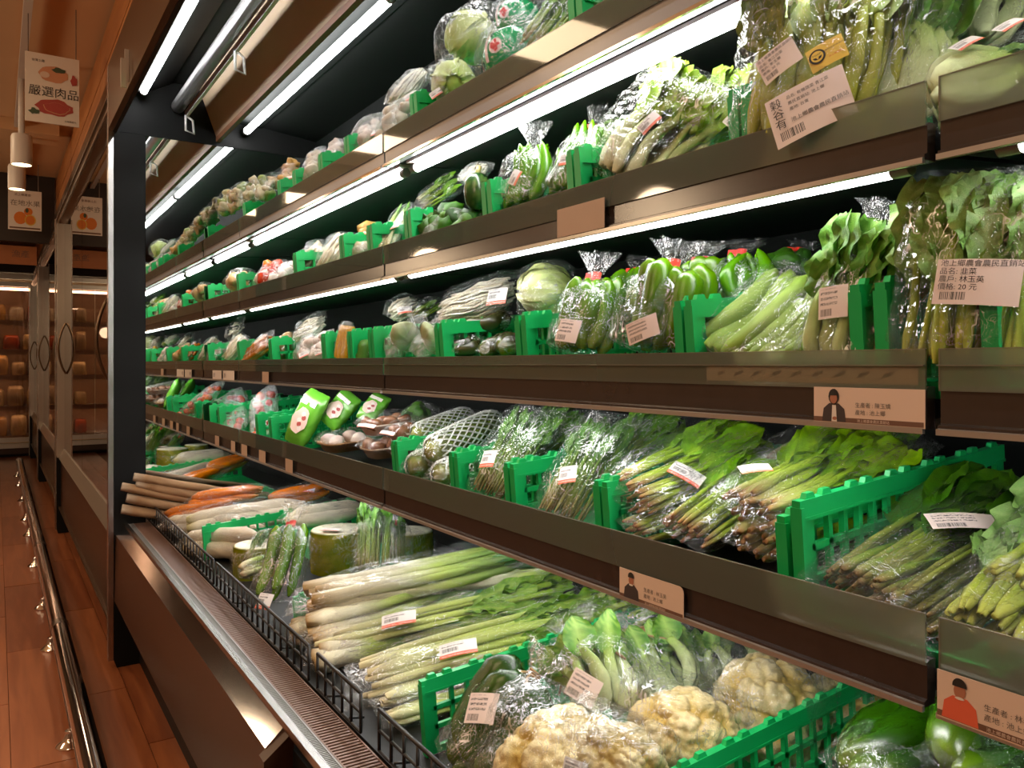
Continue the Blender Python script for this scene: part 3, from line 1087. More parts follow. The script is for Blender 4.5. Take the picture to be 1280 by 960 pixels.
def leaf(name, c0, c1, ruf=.10, curl=.25, shape='spade', nu=14, nv=9, mat='veg'):
    """unit-length leaf along +x, unit width, midrib at z=0"""
    def mk(i):
        rr = random.Random(seed_of(name) + 31 * i)
        ph = rr.uniform(0, 6)
        P2, C2 = np.zeros((nu, nv, 3)), np.zeros((nu, nv, 3))
        for a in range(nu):
            t = a / (nu - 1)
            wd = {'spade': (math.sin(math.pi * min(1, t * .96 + .04)) ** .6) * (1 - .25 * t), 'blade': .55 + .45 * math.sin(math.pi * t) - .75 * t ** 4,
                  'frill': .35 + .75 * t ** .7 - .45 * t ** 6}[shape]
            for b in range(nv):
                s = 2 * b / (nv - 1) - 1
                e = abs(s)
                z = -curl * t * t + .12 * e * e * wd + ruf * (e ** 1.5) * math.sin(t * 15 + ph + s * 4) * .6 + rr.uniform(-1, 1) * ruf * .25
                c = lerp(c0, c1, min(1, e * 1.5 + .25 * t) * rr.uniform(.75, 1.0))
                if b and abs(math.sin((t * 6 - e * 2.2) * math.pi)) < .35:
                    c = lerp(c, c0, .45)
                    z -= .012
                P2[a, b] = (t + ruf * .3 * e * math.sin(b * 3 + ph), s * wd * .5, z)
                C2[a, b] = lerp(c, (0, 0, 0), rr.uniform(0, .2))
        m = G().grid(P2, C2).mesh(name, True)
        m.materials.append(MAT[mat])
        return m
    return mk


def nugget(name, cols, rough=.18, sub=2, mat='veg'):
    def mk(i):
        rr = random.Random(i * 7 + 3)
        nu, nv = 12, 8
        V, C = [], []
        base = cols[i % len(cols)]
        d = [(rr.uniform(-1, 1), rr.uniform(-1, 1), rr.uniform(-1, 1), rr.uniform(2, 6), rr.uniform(0, 6)) for _ in range(5)]
        for a in range(nv + 1):
            for b in range(nu):
                th, q = math.pi * a / nv, 2 * math.pi * b / nu
                p = Vector((math.sin(th) * math.cos(q), math.sin(th) * math.sin(q), math.cos(th)))
                r = 1 + rough * sum(math.sin((p.x * x + p.y * y_ + p.z * z) * f + o) for x, y_, z, f, o in d) / 2.2
                V.append(p * r)
                C.append(lerp(base, (0, 0, 0), rr.uniform(0, .25)))
        F = [(a * nu + b, (a + 1) * nu + b, (a + 1) * nu + (b + 1) % nu, a * nu + (b + 1) % nu) for a in range(nv) for b in range(nu)]
        m = G().add(V, F, C).mesh(name, True)
        m.materials.append(MAT[mat])
        return m
    return mk


# colours (linear)
WHITE, CREAM = (.72, .74, .58), (.70, .60, .38)
LIME, GRASS, MID, DEEP = (.42, .56, .13), (.17, .33, .045), (.10, .22, .03), (.028, .085, .018)
OLIVE, BROWNR = (.22, .22, .055), (.27, .16, .075)
ORANGE = (.80, .23, .035)

# kind -> stalk stops, radius profile, stalk radius (m), leaf(c0, c1, ruffle, curl, shape), leaf length, width, stalk share
KINDS = {
    'lettuce': dict(st=[(0, (.62, .60, .38)), (.25, (.74, .78, .52)), (1, (.50, .64, .22))], r=.011, lf=((.55, .66, .28), (.25, .44, .06), .13, .2, 'frill'), ll=.5, lw=.30, share=.62, flat=.5),
    'bokchoy': dict(st=[(0, (.60, .66, .40)), (.5, (.62, .72, .40)), (1, (.36, .52, .14))], r=.013, lf=((.36, .52, .16), (.06, .19, .03), .08, .25, 'spade'), ll=.42, lw=.34, share=.62, flat=.6),
    'mustard': dict(st=[(0, (.36, .36, .07)), (.4, (.38, .40, .08)), (1, (.25, .30, .05))], r=.009, lf=((.27, .31, .06), (.11, .17, .022), .09, .25, 'spade'), ll=.55, lw=.24, share=.7, flat=.6),
    'spinach': dict(st=[(0, (.42, .22, .12)), (.08, (.46, .42, .17)), (.25, (.42, .56, .12)), (1, (.20, .40, .05))], r=.0032, lf=((.34, .52, .11), (.15, .34, .04), .11, .3, 'spade'), ll=.32, lw=.17, share=.7),
    'amaranth': dict(st=[(0, (.28, .20, .10)), (.2, (.30, .38, .08)), (1, (.17, .34, .04))], r=.0035, lf=((.24, .42, .08), (.10, .25, .03), .12, .35, 'spade'), ll=.30, lw=.16, share=.8),
    'herb': dict(st=[(0, (.20, .15, .06)), (.25, (.17, .25, .05)), (1, (.10, .25, .035))], r=.0022, lf=((.14, .28, .05), (.045, .14, .02), .14, .3, 'spade'), ll=.22, lw=.10, share=.86),
    'chives': dict(st=[(0, (.46, .48, .14)), (.3, (.36, .46, .09)), (1, (.24, .40, .08))], r=.0045, lf=((.42, .56, .26), (.24, .42, .14), .18, .3, 'frill'), ll=.45, lw=.34, share=.75),
    'broccolini': dict(st=[(0, (.60, .64, .36)), (1, (.28, .46, .12))], r=.009, lf=((.25, .42, .12), (.10, .26, .06), .16, .3, 'frill'), ll=.45, lw=.30, share=.6),
    'leaflettuce': dict(st=[(0, (.34, .19, .09)), (.10, (.52, .50, .22)), (.4, (.44, .56, .14)), (1, (.34, .52, .09))], r=.0058, lf=((.44, .58, .14), (.20, .40, .045), .17, .3, 'frill'), ll=.42, lw=.22, share=.6),
    'darkstem': dict(st=[(0, (.30, .19, .08)), (.15, (.32, .33, .10)), (1, (.20, .34, .06))], r=.0036, lf=((.13, .27, .045), (.045, .14, .02), .09, .3, 'spade'), ll=.46, lw=.24, share=.7),
    'celery': dict(st=[(0, (.66, .58, .36)), (.12, (.70, .72, .44)), (.5, (.56, .68, .24)), (1, (.30, .50, .08))], r=.0095, lf=((.34, .50, .12), (.13, .30, .045), .20, .3, 'frill'), ll=.17, lw=.075, share=.86, flat=.7),
    'leek': dict(st=[(0, (.34, .22, .10)), (.06, (.70, .60, .40)), (.12, (.80, .76, .58)), (.40, (.80, .82, .64)), (.62, (.48, .62, .20)), (1, (.09, .24, .05))], r=.0125, lf=((.12, .30, .08), (.04, .15, .035), .03, .05, 'blade'), ll=.45, lw=.035, share=.86, bulb=1.6),
    'scallion': dict(st=[(0, (.42, .30, .15)), (.05, (.74, .66, .46)), (.35, (.70, .74, .48)), (.6, (.42, .58, .16)), (1, (.12, .30, .05))], r=.007, lf=((.16, .34, .07), (.06, .20, .03), .03, .05, 'blade'), ll=.45, lw=.02, share=.9, bulb=1.3),
}
LONGS = {   # kind -> stops, profile, radius, bend, material, ridges
    'cucumber': ([(0, (.16, .20, .025)), (.3, (.09, .17, .015)), (.7, (.09, .25, .02)), (1, (.12, .27, .03))], [(0, .35), (.06, .8), (.3, 1), (.8, 1), (.95, .7), (1, .3)], .016, 1.2, 'veggloss', 1),  # olive tone at the lower end paints warm light into the skin
    'loofah': ([(0, (.13, .25, .035)), (.5, (.07, .18, .02)), (1, (.13, .27, .035))], [(0, .3), (.06, .7), (.4, .9), (.85, 1.1), (.96, .8), (1, .3)], .018, 1.0, 'veggloss', 1),
    'eggplant': ([(0, (.10, .16, .03)), (.12, (.05, .055, .02)), (1, (.03, .035, .014))], [(0, .4), (.1, .8), (.6, 1.1), (.92, .9), (1, .3)], .018, 1.4, 'veggloss', 0),
    'bean': ([(0, (.32, .46, .12)), (.5, (.38, .52, .17)), (1, (.34, .50, .14))], [(0, .5), (.1, 1), (.5, 1.1), (.9, .9), (1, .3)], .0075, 2.6, 'veg', 0),
    'carrot': ([(0, (.55, .18, .035)), (.08, ORANGE), (.9, (.76, .22, .04)), (1, (.55, .24, .08))], [(0, .5), (.05, .95), (.3, 1), (.8, .72), (1, .2)], .021, .5, 'veggloss', 0),
    'burdock': ([(0, (.55, .44, .33)), (.03, (.36, .22, .13)), (.5, (.44, .30, .19)), (1, (.40, .28, .18))], [(0, .9), (.03, 1), (.5, .9), (1, .6)], .0165, 1.2, 'root', 0),
    'daikon': ([(0, (.50, .46, .22)), (.06, (.70, .64, .50)), (.5, (.76, .72, .60)), (1, (.70, .62, .50))], [(0, .4), (.05, .85), (.25, 1), (.8, .95), (.96, .5), (1, .15)], .030, .4, 'veg', 0),
    'zucchini': ([(0, (.12, .18, .04)), (.15, (.022, .065, .010)), (1, (.020, .06, .010))], [(0, .3), (.06, .7), (.4, 1), (.8, 1.05), (.96, .7), (1, .2)], .024, .6, 'veggloss', 0),
    'sausage': ([(0, (.50, .17, .05)), (1, (.58, .22, .07))], [(0, .4), (.1, 1), (.9, 1), (1, .4)], .010, 1.0, 'veggloss', 0),
    'gourdstrip': ([(0, (.62, .34, .07)), (1, (.66, .38, .10))], [(0, .8), (.1, 1), (.9, 1), (1, .8)], .012, .4, 'veggloss', 0),
    'pepper': ([(0, (.10, .22, .03)), (.2, (.08, .24, .025)), (1, (.12, .30, .035))], [(0, .3), (.1, .9), (.5, 1), (.9, .55), (1, .15)], .014, 2.0, 'veggloss', 0),
}
NUGS = {    # kind -> colours, roughness, radius, material
    'mushroom': ([(.66, .58, .46), (.60, .50, .36), (.72, .66, .55)], .16, .019, 'veg'),
    'brownmushroom': ([(.26, .13, .08), (.32, .18, .12), (.20, .10, .07)], .16, .020, 'veggloss'),
    'broccoli': ([(.62, .54, .36), (.50, .46, .24), (.30, .36, .12), (.56, .40, .22)], .35, .020, 'veg'),
    'tomato': ([(.62, .07, .03), (.70, .14, .05), (.58, .05, .03)], .05, .016, 'veggloss'),
    'potato': ([(.52, .34, .16), (.60, .42, .22)], .14, .026, 'veg'),
    'garlic': ([(.70, .62, .56), (.66, .55, .48)], .16, .020, 'veg'),
    'greenball': ([(.12, .24, .05), (.16, .30, .07)], .08, .030, 'veggloss'),
    'chayote': ([(.24, .36, .10), (.30, .42, .13)], .18, .034, 'veg'),
    'darkgreens': ([(.035, .10, .02), (.06, .16, .03), (.09, .20, .04)], .35, .024, 'veg'),
    'redfruit': ([(.50, .08, .06), (.58, .20, .10), (.64, .50, .40)], .1, .022, 'veggloss'),
    'ginger': ([(.50, .30, .12), (.58, .38, .17), (.44, .22, .09)], .35, .022, 'veg'),
}


# ------------------------------------------------------------------ film meshes (unit length along x, unit width, unit thickness)
def crease_field(rr, k, f0, f1):
    ds = []
    for _ in range(k):
        v = Vector((rr.uniform(-1, 1), rr.uniform(-1, 1), rr.uniform(-1, 1))).normalized()
        ds.append((v, rr.uniform(f0, f1), rr.uniform(0, 1), rr.uniform(.4, 1)))

    def f(p):
        s = 0
        for v, fr, ph, a in ds:
            x = (p.dot(v) * fr + ph) % 1.0
            s += a * abs(2 * x - 1) ** 1.8
        return s / k - .33
    return f


def film_flat(i):
    rr = random.Random(50 + i)
    nu, nv = 44, 36
    f = crease_field(rr, 9, 1.2, 4.5)
    V = []
    for a in range(nu + 1):
        t = a / nu
        x = -.05 + 1.12 * t
        e = min(t, 1 - t)
        th = (1 - (1 - min(1, e / .28)) ** 2.2) * .97 + .03
        wd = .88 + .12 * (1 - (1 - min(1, e / .2)) ** 2)
        wd *= 1 - .10 * (1 - t) * rr.uniform(.8, 1)
        for b in range(nv):
            q = 2 * math.pi * b / nv
            y = .56 * wd * math.copysign(abs(math.cos(q)) ** .8, math.cos(q))
            z = .56 * th * math.copysign(abs(math.sin(q)) ** .8, math.sin(q))
            d = f(Vector((x * 1.6, y, z * .8))) * (.16 if 0 < a < nu else .08) + rr.uniform(-.012, .012)
            n = Vector((0, y * .6, z * 1.0)).normalized() if abs(y) + abs(z) > 1e-4 else Vector((0, 0, 1))
            V.append((x + rr.uniform(-.006, .006), y + n.y * d, z + n.z * d * 1.2 + .05 * math.sin(x * 7 + i) * (1 - th)))
    F = [(a * nv + b, a * nv + (b + 1) % nv, (a + 1) * nv + (b + 1) % nv, (a + 1) * nv + b) for a in range(nu) for b in range(nv)]
    return G().add(V, F).mesh('plastic_bag', True)


def film_tied(i):
    rr = random.Random(90 + i)
    nu, nv = 46, 44
    f = crease_field(rr, 8, 1.2, 4.5)
    V = []
    npl = rr.randint(9, 13)
    php = [rr.uniform(0, 6.3) for _ in range(4)]
    for a in range(nu + 1):
        t = a / nu
        x = -.04 + 1.34 * t                       # neck at x = 1.0, flare beyond
        if x < 1.0:
            s = max(0, x + .04) / 1.04
            wd = min(1, (s / .10) ** .5) * (1 if s < .55 else max(.0, math.cos((s - .55) / .45 * math.pi / 2)) ** .75)
            wd = .12 + .88 * wd
            if s > .97:
                wd = .12
            pl = .015 + .10 * max(0, (s - .5) / .5)
        else:
            s = (x - 1.0) / .30
            wd = .12 + .42 * s ** .8
            pl = .12 + .25 * s
        for b in range(nv):
            q = 2 * math.pi * b / nv
            m = 1 + pl * (math.sin(npl * q + php[0] + 2 * x) + .6 * math.sin((npl - 4) * q + php[1])) * (1 if x > .45 else .6)
            y, z = .56 * wd * m * math.cos(q), .56 * max(wd, .12) * m * math.sin(q)
            if x > 1.0:
                z *= 1 - .35 * s
                z += .12 * s * math.sin(i * 2.1)
            d = f(Vector((x * 1.6, y, z))) * .13 * min(1, wd * 1.5)
            V.append((x + rr.uniform(-.006, .006) - (.05 * rr.random() if a == nu else 0), y + math.cos(q) * d, z + math.sin(q) * d))
    F = [(a * nv + b, a * nv + (b + 1) % nv, (a + 1) * nv + (b + 1) % nv, (a + 1) * nv + b) for a in range(nu) for b in range(nv)]
    F.append(tuple(range(nv))[::-1])
    m = G().add(V, F).mesh('plastic_bag', True)
    neck = int((1.0 - .05 + .04) / 1.34 * nu)
    m.polygons.foreach_set('material_index', [1 if p // nv >= neck and p < nu * nv else 0 for p in range(len(F))])
    return m


def film_mesh(kind, mat):
    m = pool(('film', kind), 5, film_flat if kind == 'flat' else film_tied)
    key = ('filmmat', m.name, mat)
    if key not in POOL:
        c = m.copy() if len(m.materials) else m
        c.materials.clear()
        c.materials.append(MAT[mat])
        c.materials.append(MAT['foil'])
        POOL[key] = c
    return POOL[key]


def seal_print(so):
    for a, b, m, z in ((.36, .36, 'ink', .085), (.27, .27, 'yellowsticker', .095)):
        g = G().add([(-.24 + a * .62 * math.cos(q * .2618), b * .84 * math.sin(q * .2618) + .04, z) for q in range(24)], [tuple(range(24))])
        link('seal_ring', g.mesh('seal_ring'), MAT[m], so)
    for s in (-1, 1):
        pts = [(-.24, -.12, .105), (-.24 + s * .04, .0, .105), (-.24 + s * .13, .02, .105), (-.24 + s * .09, -.08, .105)]
        link('leaf_emblem', G().add(pts, [(0, 1, 2, 3)]).mesh('leaf_emblem'), MAT['ink'], so)
    text('TGAP', .10, Matrix.Translation((-.37, .07, .105)), MAT['ink'], so)
    text('產銷履歷農產品', .075, Matrix.Translation((-.02, .10, .086)), MAT['brownink'], so)
    text('池上鄉農會', .075, Matrix.Translation((.02, -.22, .086)), MAT['redink'], so)


def sticker_mesh(style):
    key = ('sticker', style)
    if key not in POOL:
        V, F, UV = [], [], []
        for a in range(6):
            for b in range(4):
                x, y = a / 5 - .5, b / 3 - .5
                V.append((x, y, .06 * math.cos(x * 2.4) + .02 * math.cos(y * 2)))
                UV.append((a / 5, b / 3))
        F = [(a * 4 + b, (a + 1) * 4 + b, (a + 1) * 4 + b + 1, a * 4 + b + 1) for a in range(5) for b in range(3)]
        m = G().add(V, F).mesh('sticker', True)
        uv = m.uv_layers.new(name='UVMap')
        for p in m.polygons:
            for li in p.loop_indices:
                uv.data[li].uv = UV[m.loops[li].vertex_index]
        m.materials.append(MAT[style])
        POOL[key] = m
    return POOL[key]


def ray_plane(u, v, o, n):
    k = (u - 640) / 1000
    D = FWD + RIGHT * k + UP * ((455 - v) / 1000)
    s = (o - EYE).dot(n) / D.dot(n)
    return EYE + D * s, s


# ------------------------------------------------------------------ bags of vegetables
def place(u, v, X, key, lift=0.0, pad=.015):
    """world point of a pixel on plane X, kept between its shelf and the one above"""
    p = P(u, v, X)
    if key == 'E':
        zs, top = .585 + (p.x - .545) * .085, .895
    else:
        zs = TIER[key][1] - .01 + (p.x - .765) * TILT
        top = {'A': 2.25, 'B': TIER['A'][0], 'C': TIER['B'][0], 'D': TIER['C'][0]}[key] - .012
    lo = zs + lift
    if p.z < lo:
        p.z = lo
    if p.z > top - pad:
        p.z = top - pad
    return p


def put(root, name, data, M, mat=None):
    return link(name, data, mat, root, M)


def fill_bundle(root, kind, L, W, T, n, rs=1.0):
    K = KINDS[kind]
    bulb = K.get('bulb', 1.0)
    r = K['r'] * rs
    prof = [(0, .6 * bulb), (.05, 1.0 * bulb), (.14, 1.05 + (bulb - 1) * .35), (.3, 1.0), (1, .62)]
    lf = K['lf']
    for i in range(n):
        q = 2 * math.pi * i / n * 2.4 + rn(-.3, .3)
        rad = math.sqrt(rn(.08, 1))
        y0, z0 = .43 * W * rad * math.cos(q), .42 * T * rad * math.sin(q)
        x0 = rn(0, .07) * L
        sh = K['share'] * rn(.88, 1.05)
        a = Vector((x0, y0 * .9, z0 * .9))
        b = Vector((L * sh, y0 * rn(.9, 1.12) + rn(-.03, .03) * W, z0 * 1.05))
        m = pool(('stalk', kind), 4, rod('stalk_' + kind, K['st'], prof, 1.6, 7, 8, .10))
        M = frame(a, b - a, (rn(-.3, .3), rn(-.3, .3), 1)) @ scale3((b - a).length, r * rn(.8, 1.25), r * rn(.8, 1.2) * K.get('flat', 1.0))
        put(root, 'stalk', m, M)
        nl = {'lettuce': 1, 'bokchoy': 1, 'mustard': 1, 'leek': 1, 'scallion': 1, 'celery': 4, 'herb': 3, 'spinach': 3, 'amaranth': 3}.get(kind, 2)
        for k in range(nl):
            m = pool(('leaf', kind), 4, leaf('leaf_' + kind, *lf))
            ll = min(K['ll'] * L * rn(.75, 1.1), L * .98 - a.x if nl == 1 else 1)
            st = a.lerp(b, rn(.62, .92) if nl > 1 else .9)
            ll = min(ll, max(.03, L * 1.0 - st.x))
            d = (b - a).normalized() + Vector((0, rn(-.25, .25) + y0 / W * .3, rn(-.05, .25)))
            up = Vector((rn(-.3, .3), y0 / W * 1.6 + rn(-.6, .6), 1.0 if z0 > -.1 * T else -1.0))
            lw = K['lw'] * L * rn(.75, 1.15)
            if K['lw'] < .05:
                lw = K['lw'] * L * 1.5
            put(root, 'leaf', m, frame(st, d, up) @ scale3(ll, lw, lw * .9))


def fill_long(root, kind, L, W, T, n, rs=1.0, part_name=None):
    stops, prof, r, bend, mat, ridges = LONGS[kind]
    r *= rs
    rows = max(1, int(round(math.sqrt(n * T / max(W, .01)))))
    per = math.ceil(n / rows)
    c = 0
    for j in range(rows):
        for i in range(per):
            if c >= n:
                break
            c += 1
            y = ((i + .5 + (.25 if j % 2 else -.1)) / per - .5) * (W - r)
            z = ((j + .5) / rows - .5) * (T - r) + rn(-.1, .1) * r
            a = Vector((rn(0, .08) * L, y, z))
            b = Vector((L * rn(.88, 1.0), y * rn(.8, 1.1) + rn(-.2, .2) * r, z + rn(-.4, .4) * r))
            m = pool(('long', kind), 4, rod(kind, stops, prof, bend, 12 if r > .012 else 8, 10, .035, mat, ridges))
            rr_ = r * rn(.88, 1.12)
            put(root, part_name or kind, m, frame(a, b - a, (rn(-.5, .5), rn(-.5, .5), 1)) @ scale3((b - a).length, rr_, rr_))


def fill_nugs(root, kind, L, W, T, n, rs=1.0, part_name=None):
    cols, rough, r, mat = NUGS[kind]
    r *= rs
    pts = []
    for i in range(n):
        best, bd = None, -1
        for _ in range(14):
            p = Vector((rn(r, max(L - r, r + .001)), rn(-.5, .5) * max(W - 1.5 * r, .002), rn(-.5, .5) * max(T - 1.5 * r, .002)))
            e = ((p.x / L - .5) * 2) ** 2 * .7 + (p.y / W * 2) ** 2 * .6 + (p.z / T * 2) ** 2 * .6
            if e > 1.05:
                continue
            d = min([(p - o).length for o in pts], default=9)
            if d > bd:
                best, bd = p, d
        if best is None:
            continue
        pts.append(best)
        m = pool(('nug', kind), 5, nugget(kind, cols, rough, 2, mat))
        s = r * rn(.85, 1.2)
        put(root, part_name or kind, m, Matrix.LocRotScale(best, Euler((rn(0, 6), rn(0, 6), rn(0, 6))), (s, s * rn(.8, 1), s)))


def fill_shreds(root, L, W, T, n, c0, c1, name='shredded_radish', r=.0022):
    g = G()
    for i in range(n):
        q, rad = rn(0, 6.3), math.sqrt(rn(0, 1))
        y, z = .44 * W * rad * math.cos(q), .44 * T * rad * math.sin(q)
        x0, x1 = rn(0, .3) * L, rn(.7, 1) * L
        pts = [(x0 + (x1 - x0) * t, y * (1 - .3 * abs(2 * t - 1)) + rn(-.06, .06) * W, z * (1 - .3 * abs(2 * t - 1)) + rn(-.06, .06) * T) for t in (0, .25, .5, .75, 1)]
        g.tube(pts, r * rn(.8, 1.6), 5, lerp(c0, c1, rn(0, 1)))
    o = link(name, g.mesh(name, True), MAT['veg'], root)
    o['kind'] = 'stuff'


def head_mesh(name, c_in, c_out, ruf=.10, n=11):
    """a lettuce or cabbage head: wrapped overlapping leaves around a core, unit radius"""
    def mk(i):
        rr = random.Random(200 + i)
        g = G()
        for k in range(n):
            q0 = 2 * math.pi * k / n * 1.62 + rr.uniform(-.2, .2)
            rad = 1.0 - .035 * (k % 4)
            nu, nv = 11, 11
            P2, C2 = np.zeros((nu, nv, 3)), np.zeros((nu, nv, 3))
            ph = rr.uniform(0, 6)
            for a in range(nu):
                t = a / (nu - 1)
                th = math.pi * (.97 - .86 * t)
                for b in range(nv):
                    s = 2 * b / (nv - 1) - 1
                    q = q0 + s * (.75 * math.sin(th) ** .3)
                    e = max(abs(s), t ** 3)
                    r_ = rad * (1 + .06 * e + ruf * e ** 2 * math.sin(9 * t + 5 * s + ph) + .025 * math.sin(s * 16 + ph) * (1 - abs(s)) * t)
                    P2[a, b] = (r_ * math.sin(th) * math.cos(q), r_ * math.sin(th) * math.sin(q), r_ * math.cos(th))
                    rib = max(0, 1 - abs(s) * 5) * (1 - t)
                    c = lerp(c_in, c_out, min(1, max(0, t * 1.1 - .15)) * rr.uniform(.6, 1))
                    C2[a, b] = lerp(lerp(c, (.82, .84, .70), rib * .8), (0, 0, 0), rr.uniform(0, .15))
            g.grid(P2, C2)
        g.lathe([(.02, -.93), (.55, -.74), (.88, -.3), (.92, .1), (.75, .55), (.42, .82), (.02, .94)], 18, c_out)
        m = g.mesh(name, True)
        m.materials.append(MAT['veg'])
        return m
    return mk


def cauli_mesh(i):
    rr = np.random.RandomState(300 + i)
    import bmesh
    bm = bmesh.new()
    bmesh.ops.create_icosphere(bm, subdivisions=6, radius=1.0)
    co = np.array([v.co[:] for v in bm.verts], 'f')
    Fc = [tuple(v.index for v in f.verts) for f in bm.faces]
    bm.free()

    def fib(n, jit):
        k = np.arange(n) + .5
        z = 1 - 2 * k / n
        q = np.pi * (1 + 5 ** .5) * k
        p = np.stack([np.sqrt(1 - z * z) * np.cos(q), np.sqrt(1 - z * z) * np.sin(q), z], 1) + rr.uniform(-jit, jit, (n, 3))
        return (p / np.linalg.norm(p, axis=1, keepdims=True)).astype('f')

    def near(c):
        out = np.empty(len(co), 'f')
        for s in range(0, len(co), 4096):
            out[s:s + 4096] = (co[s:s + 4096] @ c.T).max(1)
        return np.sqrt(np.maximum(0, 2 - 2 * out))
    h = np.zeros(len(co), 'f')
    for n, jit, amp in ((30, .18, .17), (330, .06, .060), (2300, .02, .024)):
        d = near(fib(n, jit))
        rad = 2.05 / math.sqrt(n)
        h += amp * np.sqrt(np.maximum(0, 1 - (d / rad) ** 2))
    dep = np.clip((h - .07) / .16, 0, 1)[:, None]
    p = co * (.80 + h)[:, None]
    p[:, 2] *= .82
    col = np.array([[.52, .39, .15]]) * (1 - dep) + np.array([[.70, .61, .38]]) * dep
    m = bpy.data.meshes.new('curd')
    m.from_pydata(p.tolist(), [], Fc)
    ca = m.color_attributes.new('Col', 'FLOAT_COLOR', 'POINT')
    buf = np.ones((len(co), 4), 'f')
    buf[:, :3] = col
    ca.data.foreach_set('color', buf.ravel())
    m.polygons.foreach_set('use_smooth', [True] * len(m.polygons))
    m.materials.append(MAT['veg'])
    return m


def stickers(root, axes, L, W, T, st):
    o, x, y, z = axes
    for s in st:
        style, u, v, wpx, ang = s[:5]
        asp = s[5] if len(s) > 5 else .68
        lift = s[6] if len(s) > 6 else .56
        Rm = root.matrix_basis.inverted()
        pl = o + z * (T * lift + .006)
        p, d = ray_plane(u, v, pl, z)
        # lower the sticker towards the bag's curved side
        yy = (p - o).dot(y) / max(W * .56, 1e-4)
        drop = T * .56 * (1 - math.sqrt(max(.08, 1 - min(.96, yy * yy))))
        n = (z + y * max(-1, min(1, yy)) * .55 * T / max(W, .01)).normalized()
        p, d = ray_plane(u, v, pl - z * drop, z)
        a = math.radians(ang)
        t = RIGHT * math.cos(a) + UP * math.sin(a)
        t = (t - n * t.dot(n)).normalized()
        wm = wpx * d / 1000
        Mw = frame(p, t, n) @ scale3(wm, wm * asp, wm)
        so = link('sticker', sticker_mesh(style), None, root, Rm @ Mw)
        so['label'] = {'st_red': 'white price sticker with an orange red band', 'st_beige': 'pale farm sticker with black print', 'st_plain': 'pale farm sticker with black print', 'st_seal': 'yellow sticker with a round seal'}[style]
        if style == 'st_seal':
            seal_print(so)
        if len(s) > 7 and s[7]:
            lines = s[7]
            for k, ln in enumerate(lines):
                text(ln[0], ln[3], Matrix.Translation((ln[1] - .5, (ln[2] - .5) * 1.0, .085)) @ scale3(1, 1 / asp, 1), MAT['ink'], so)


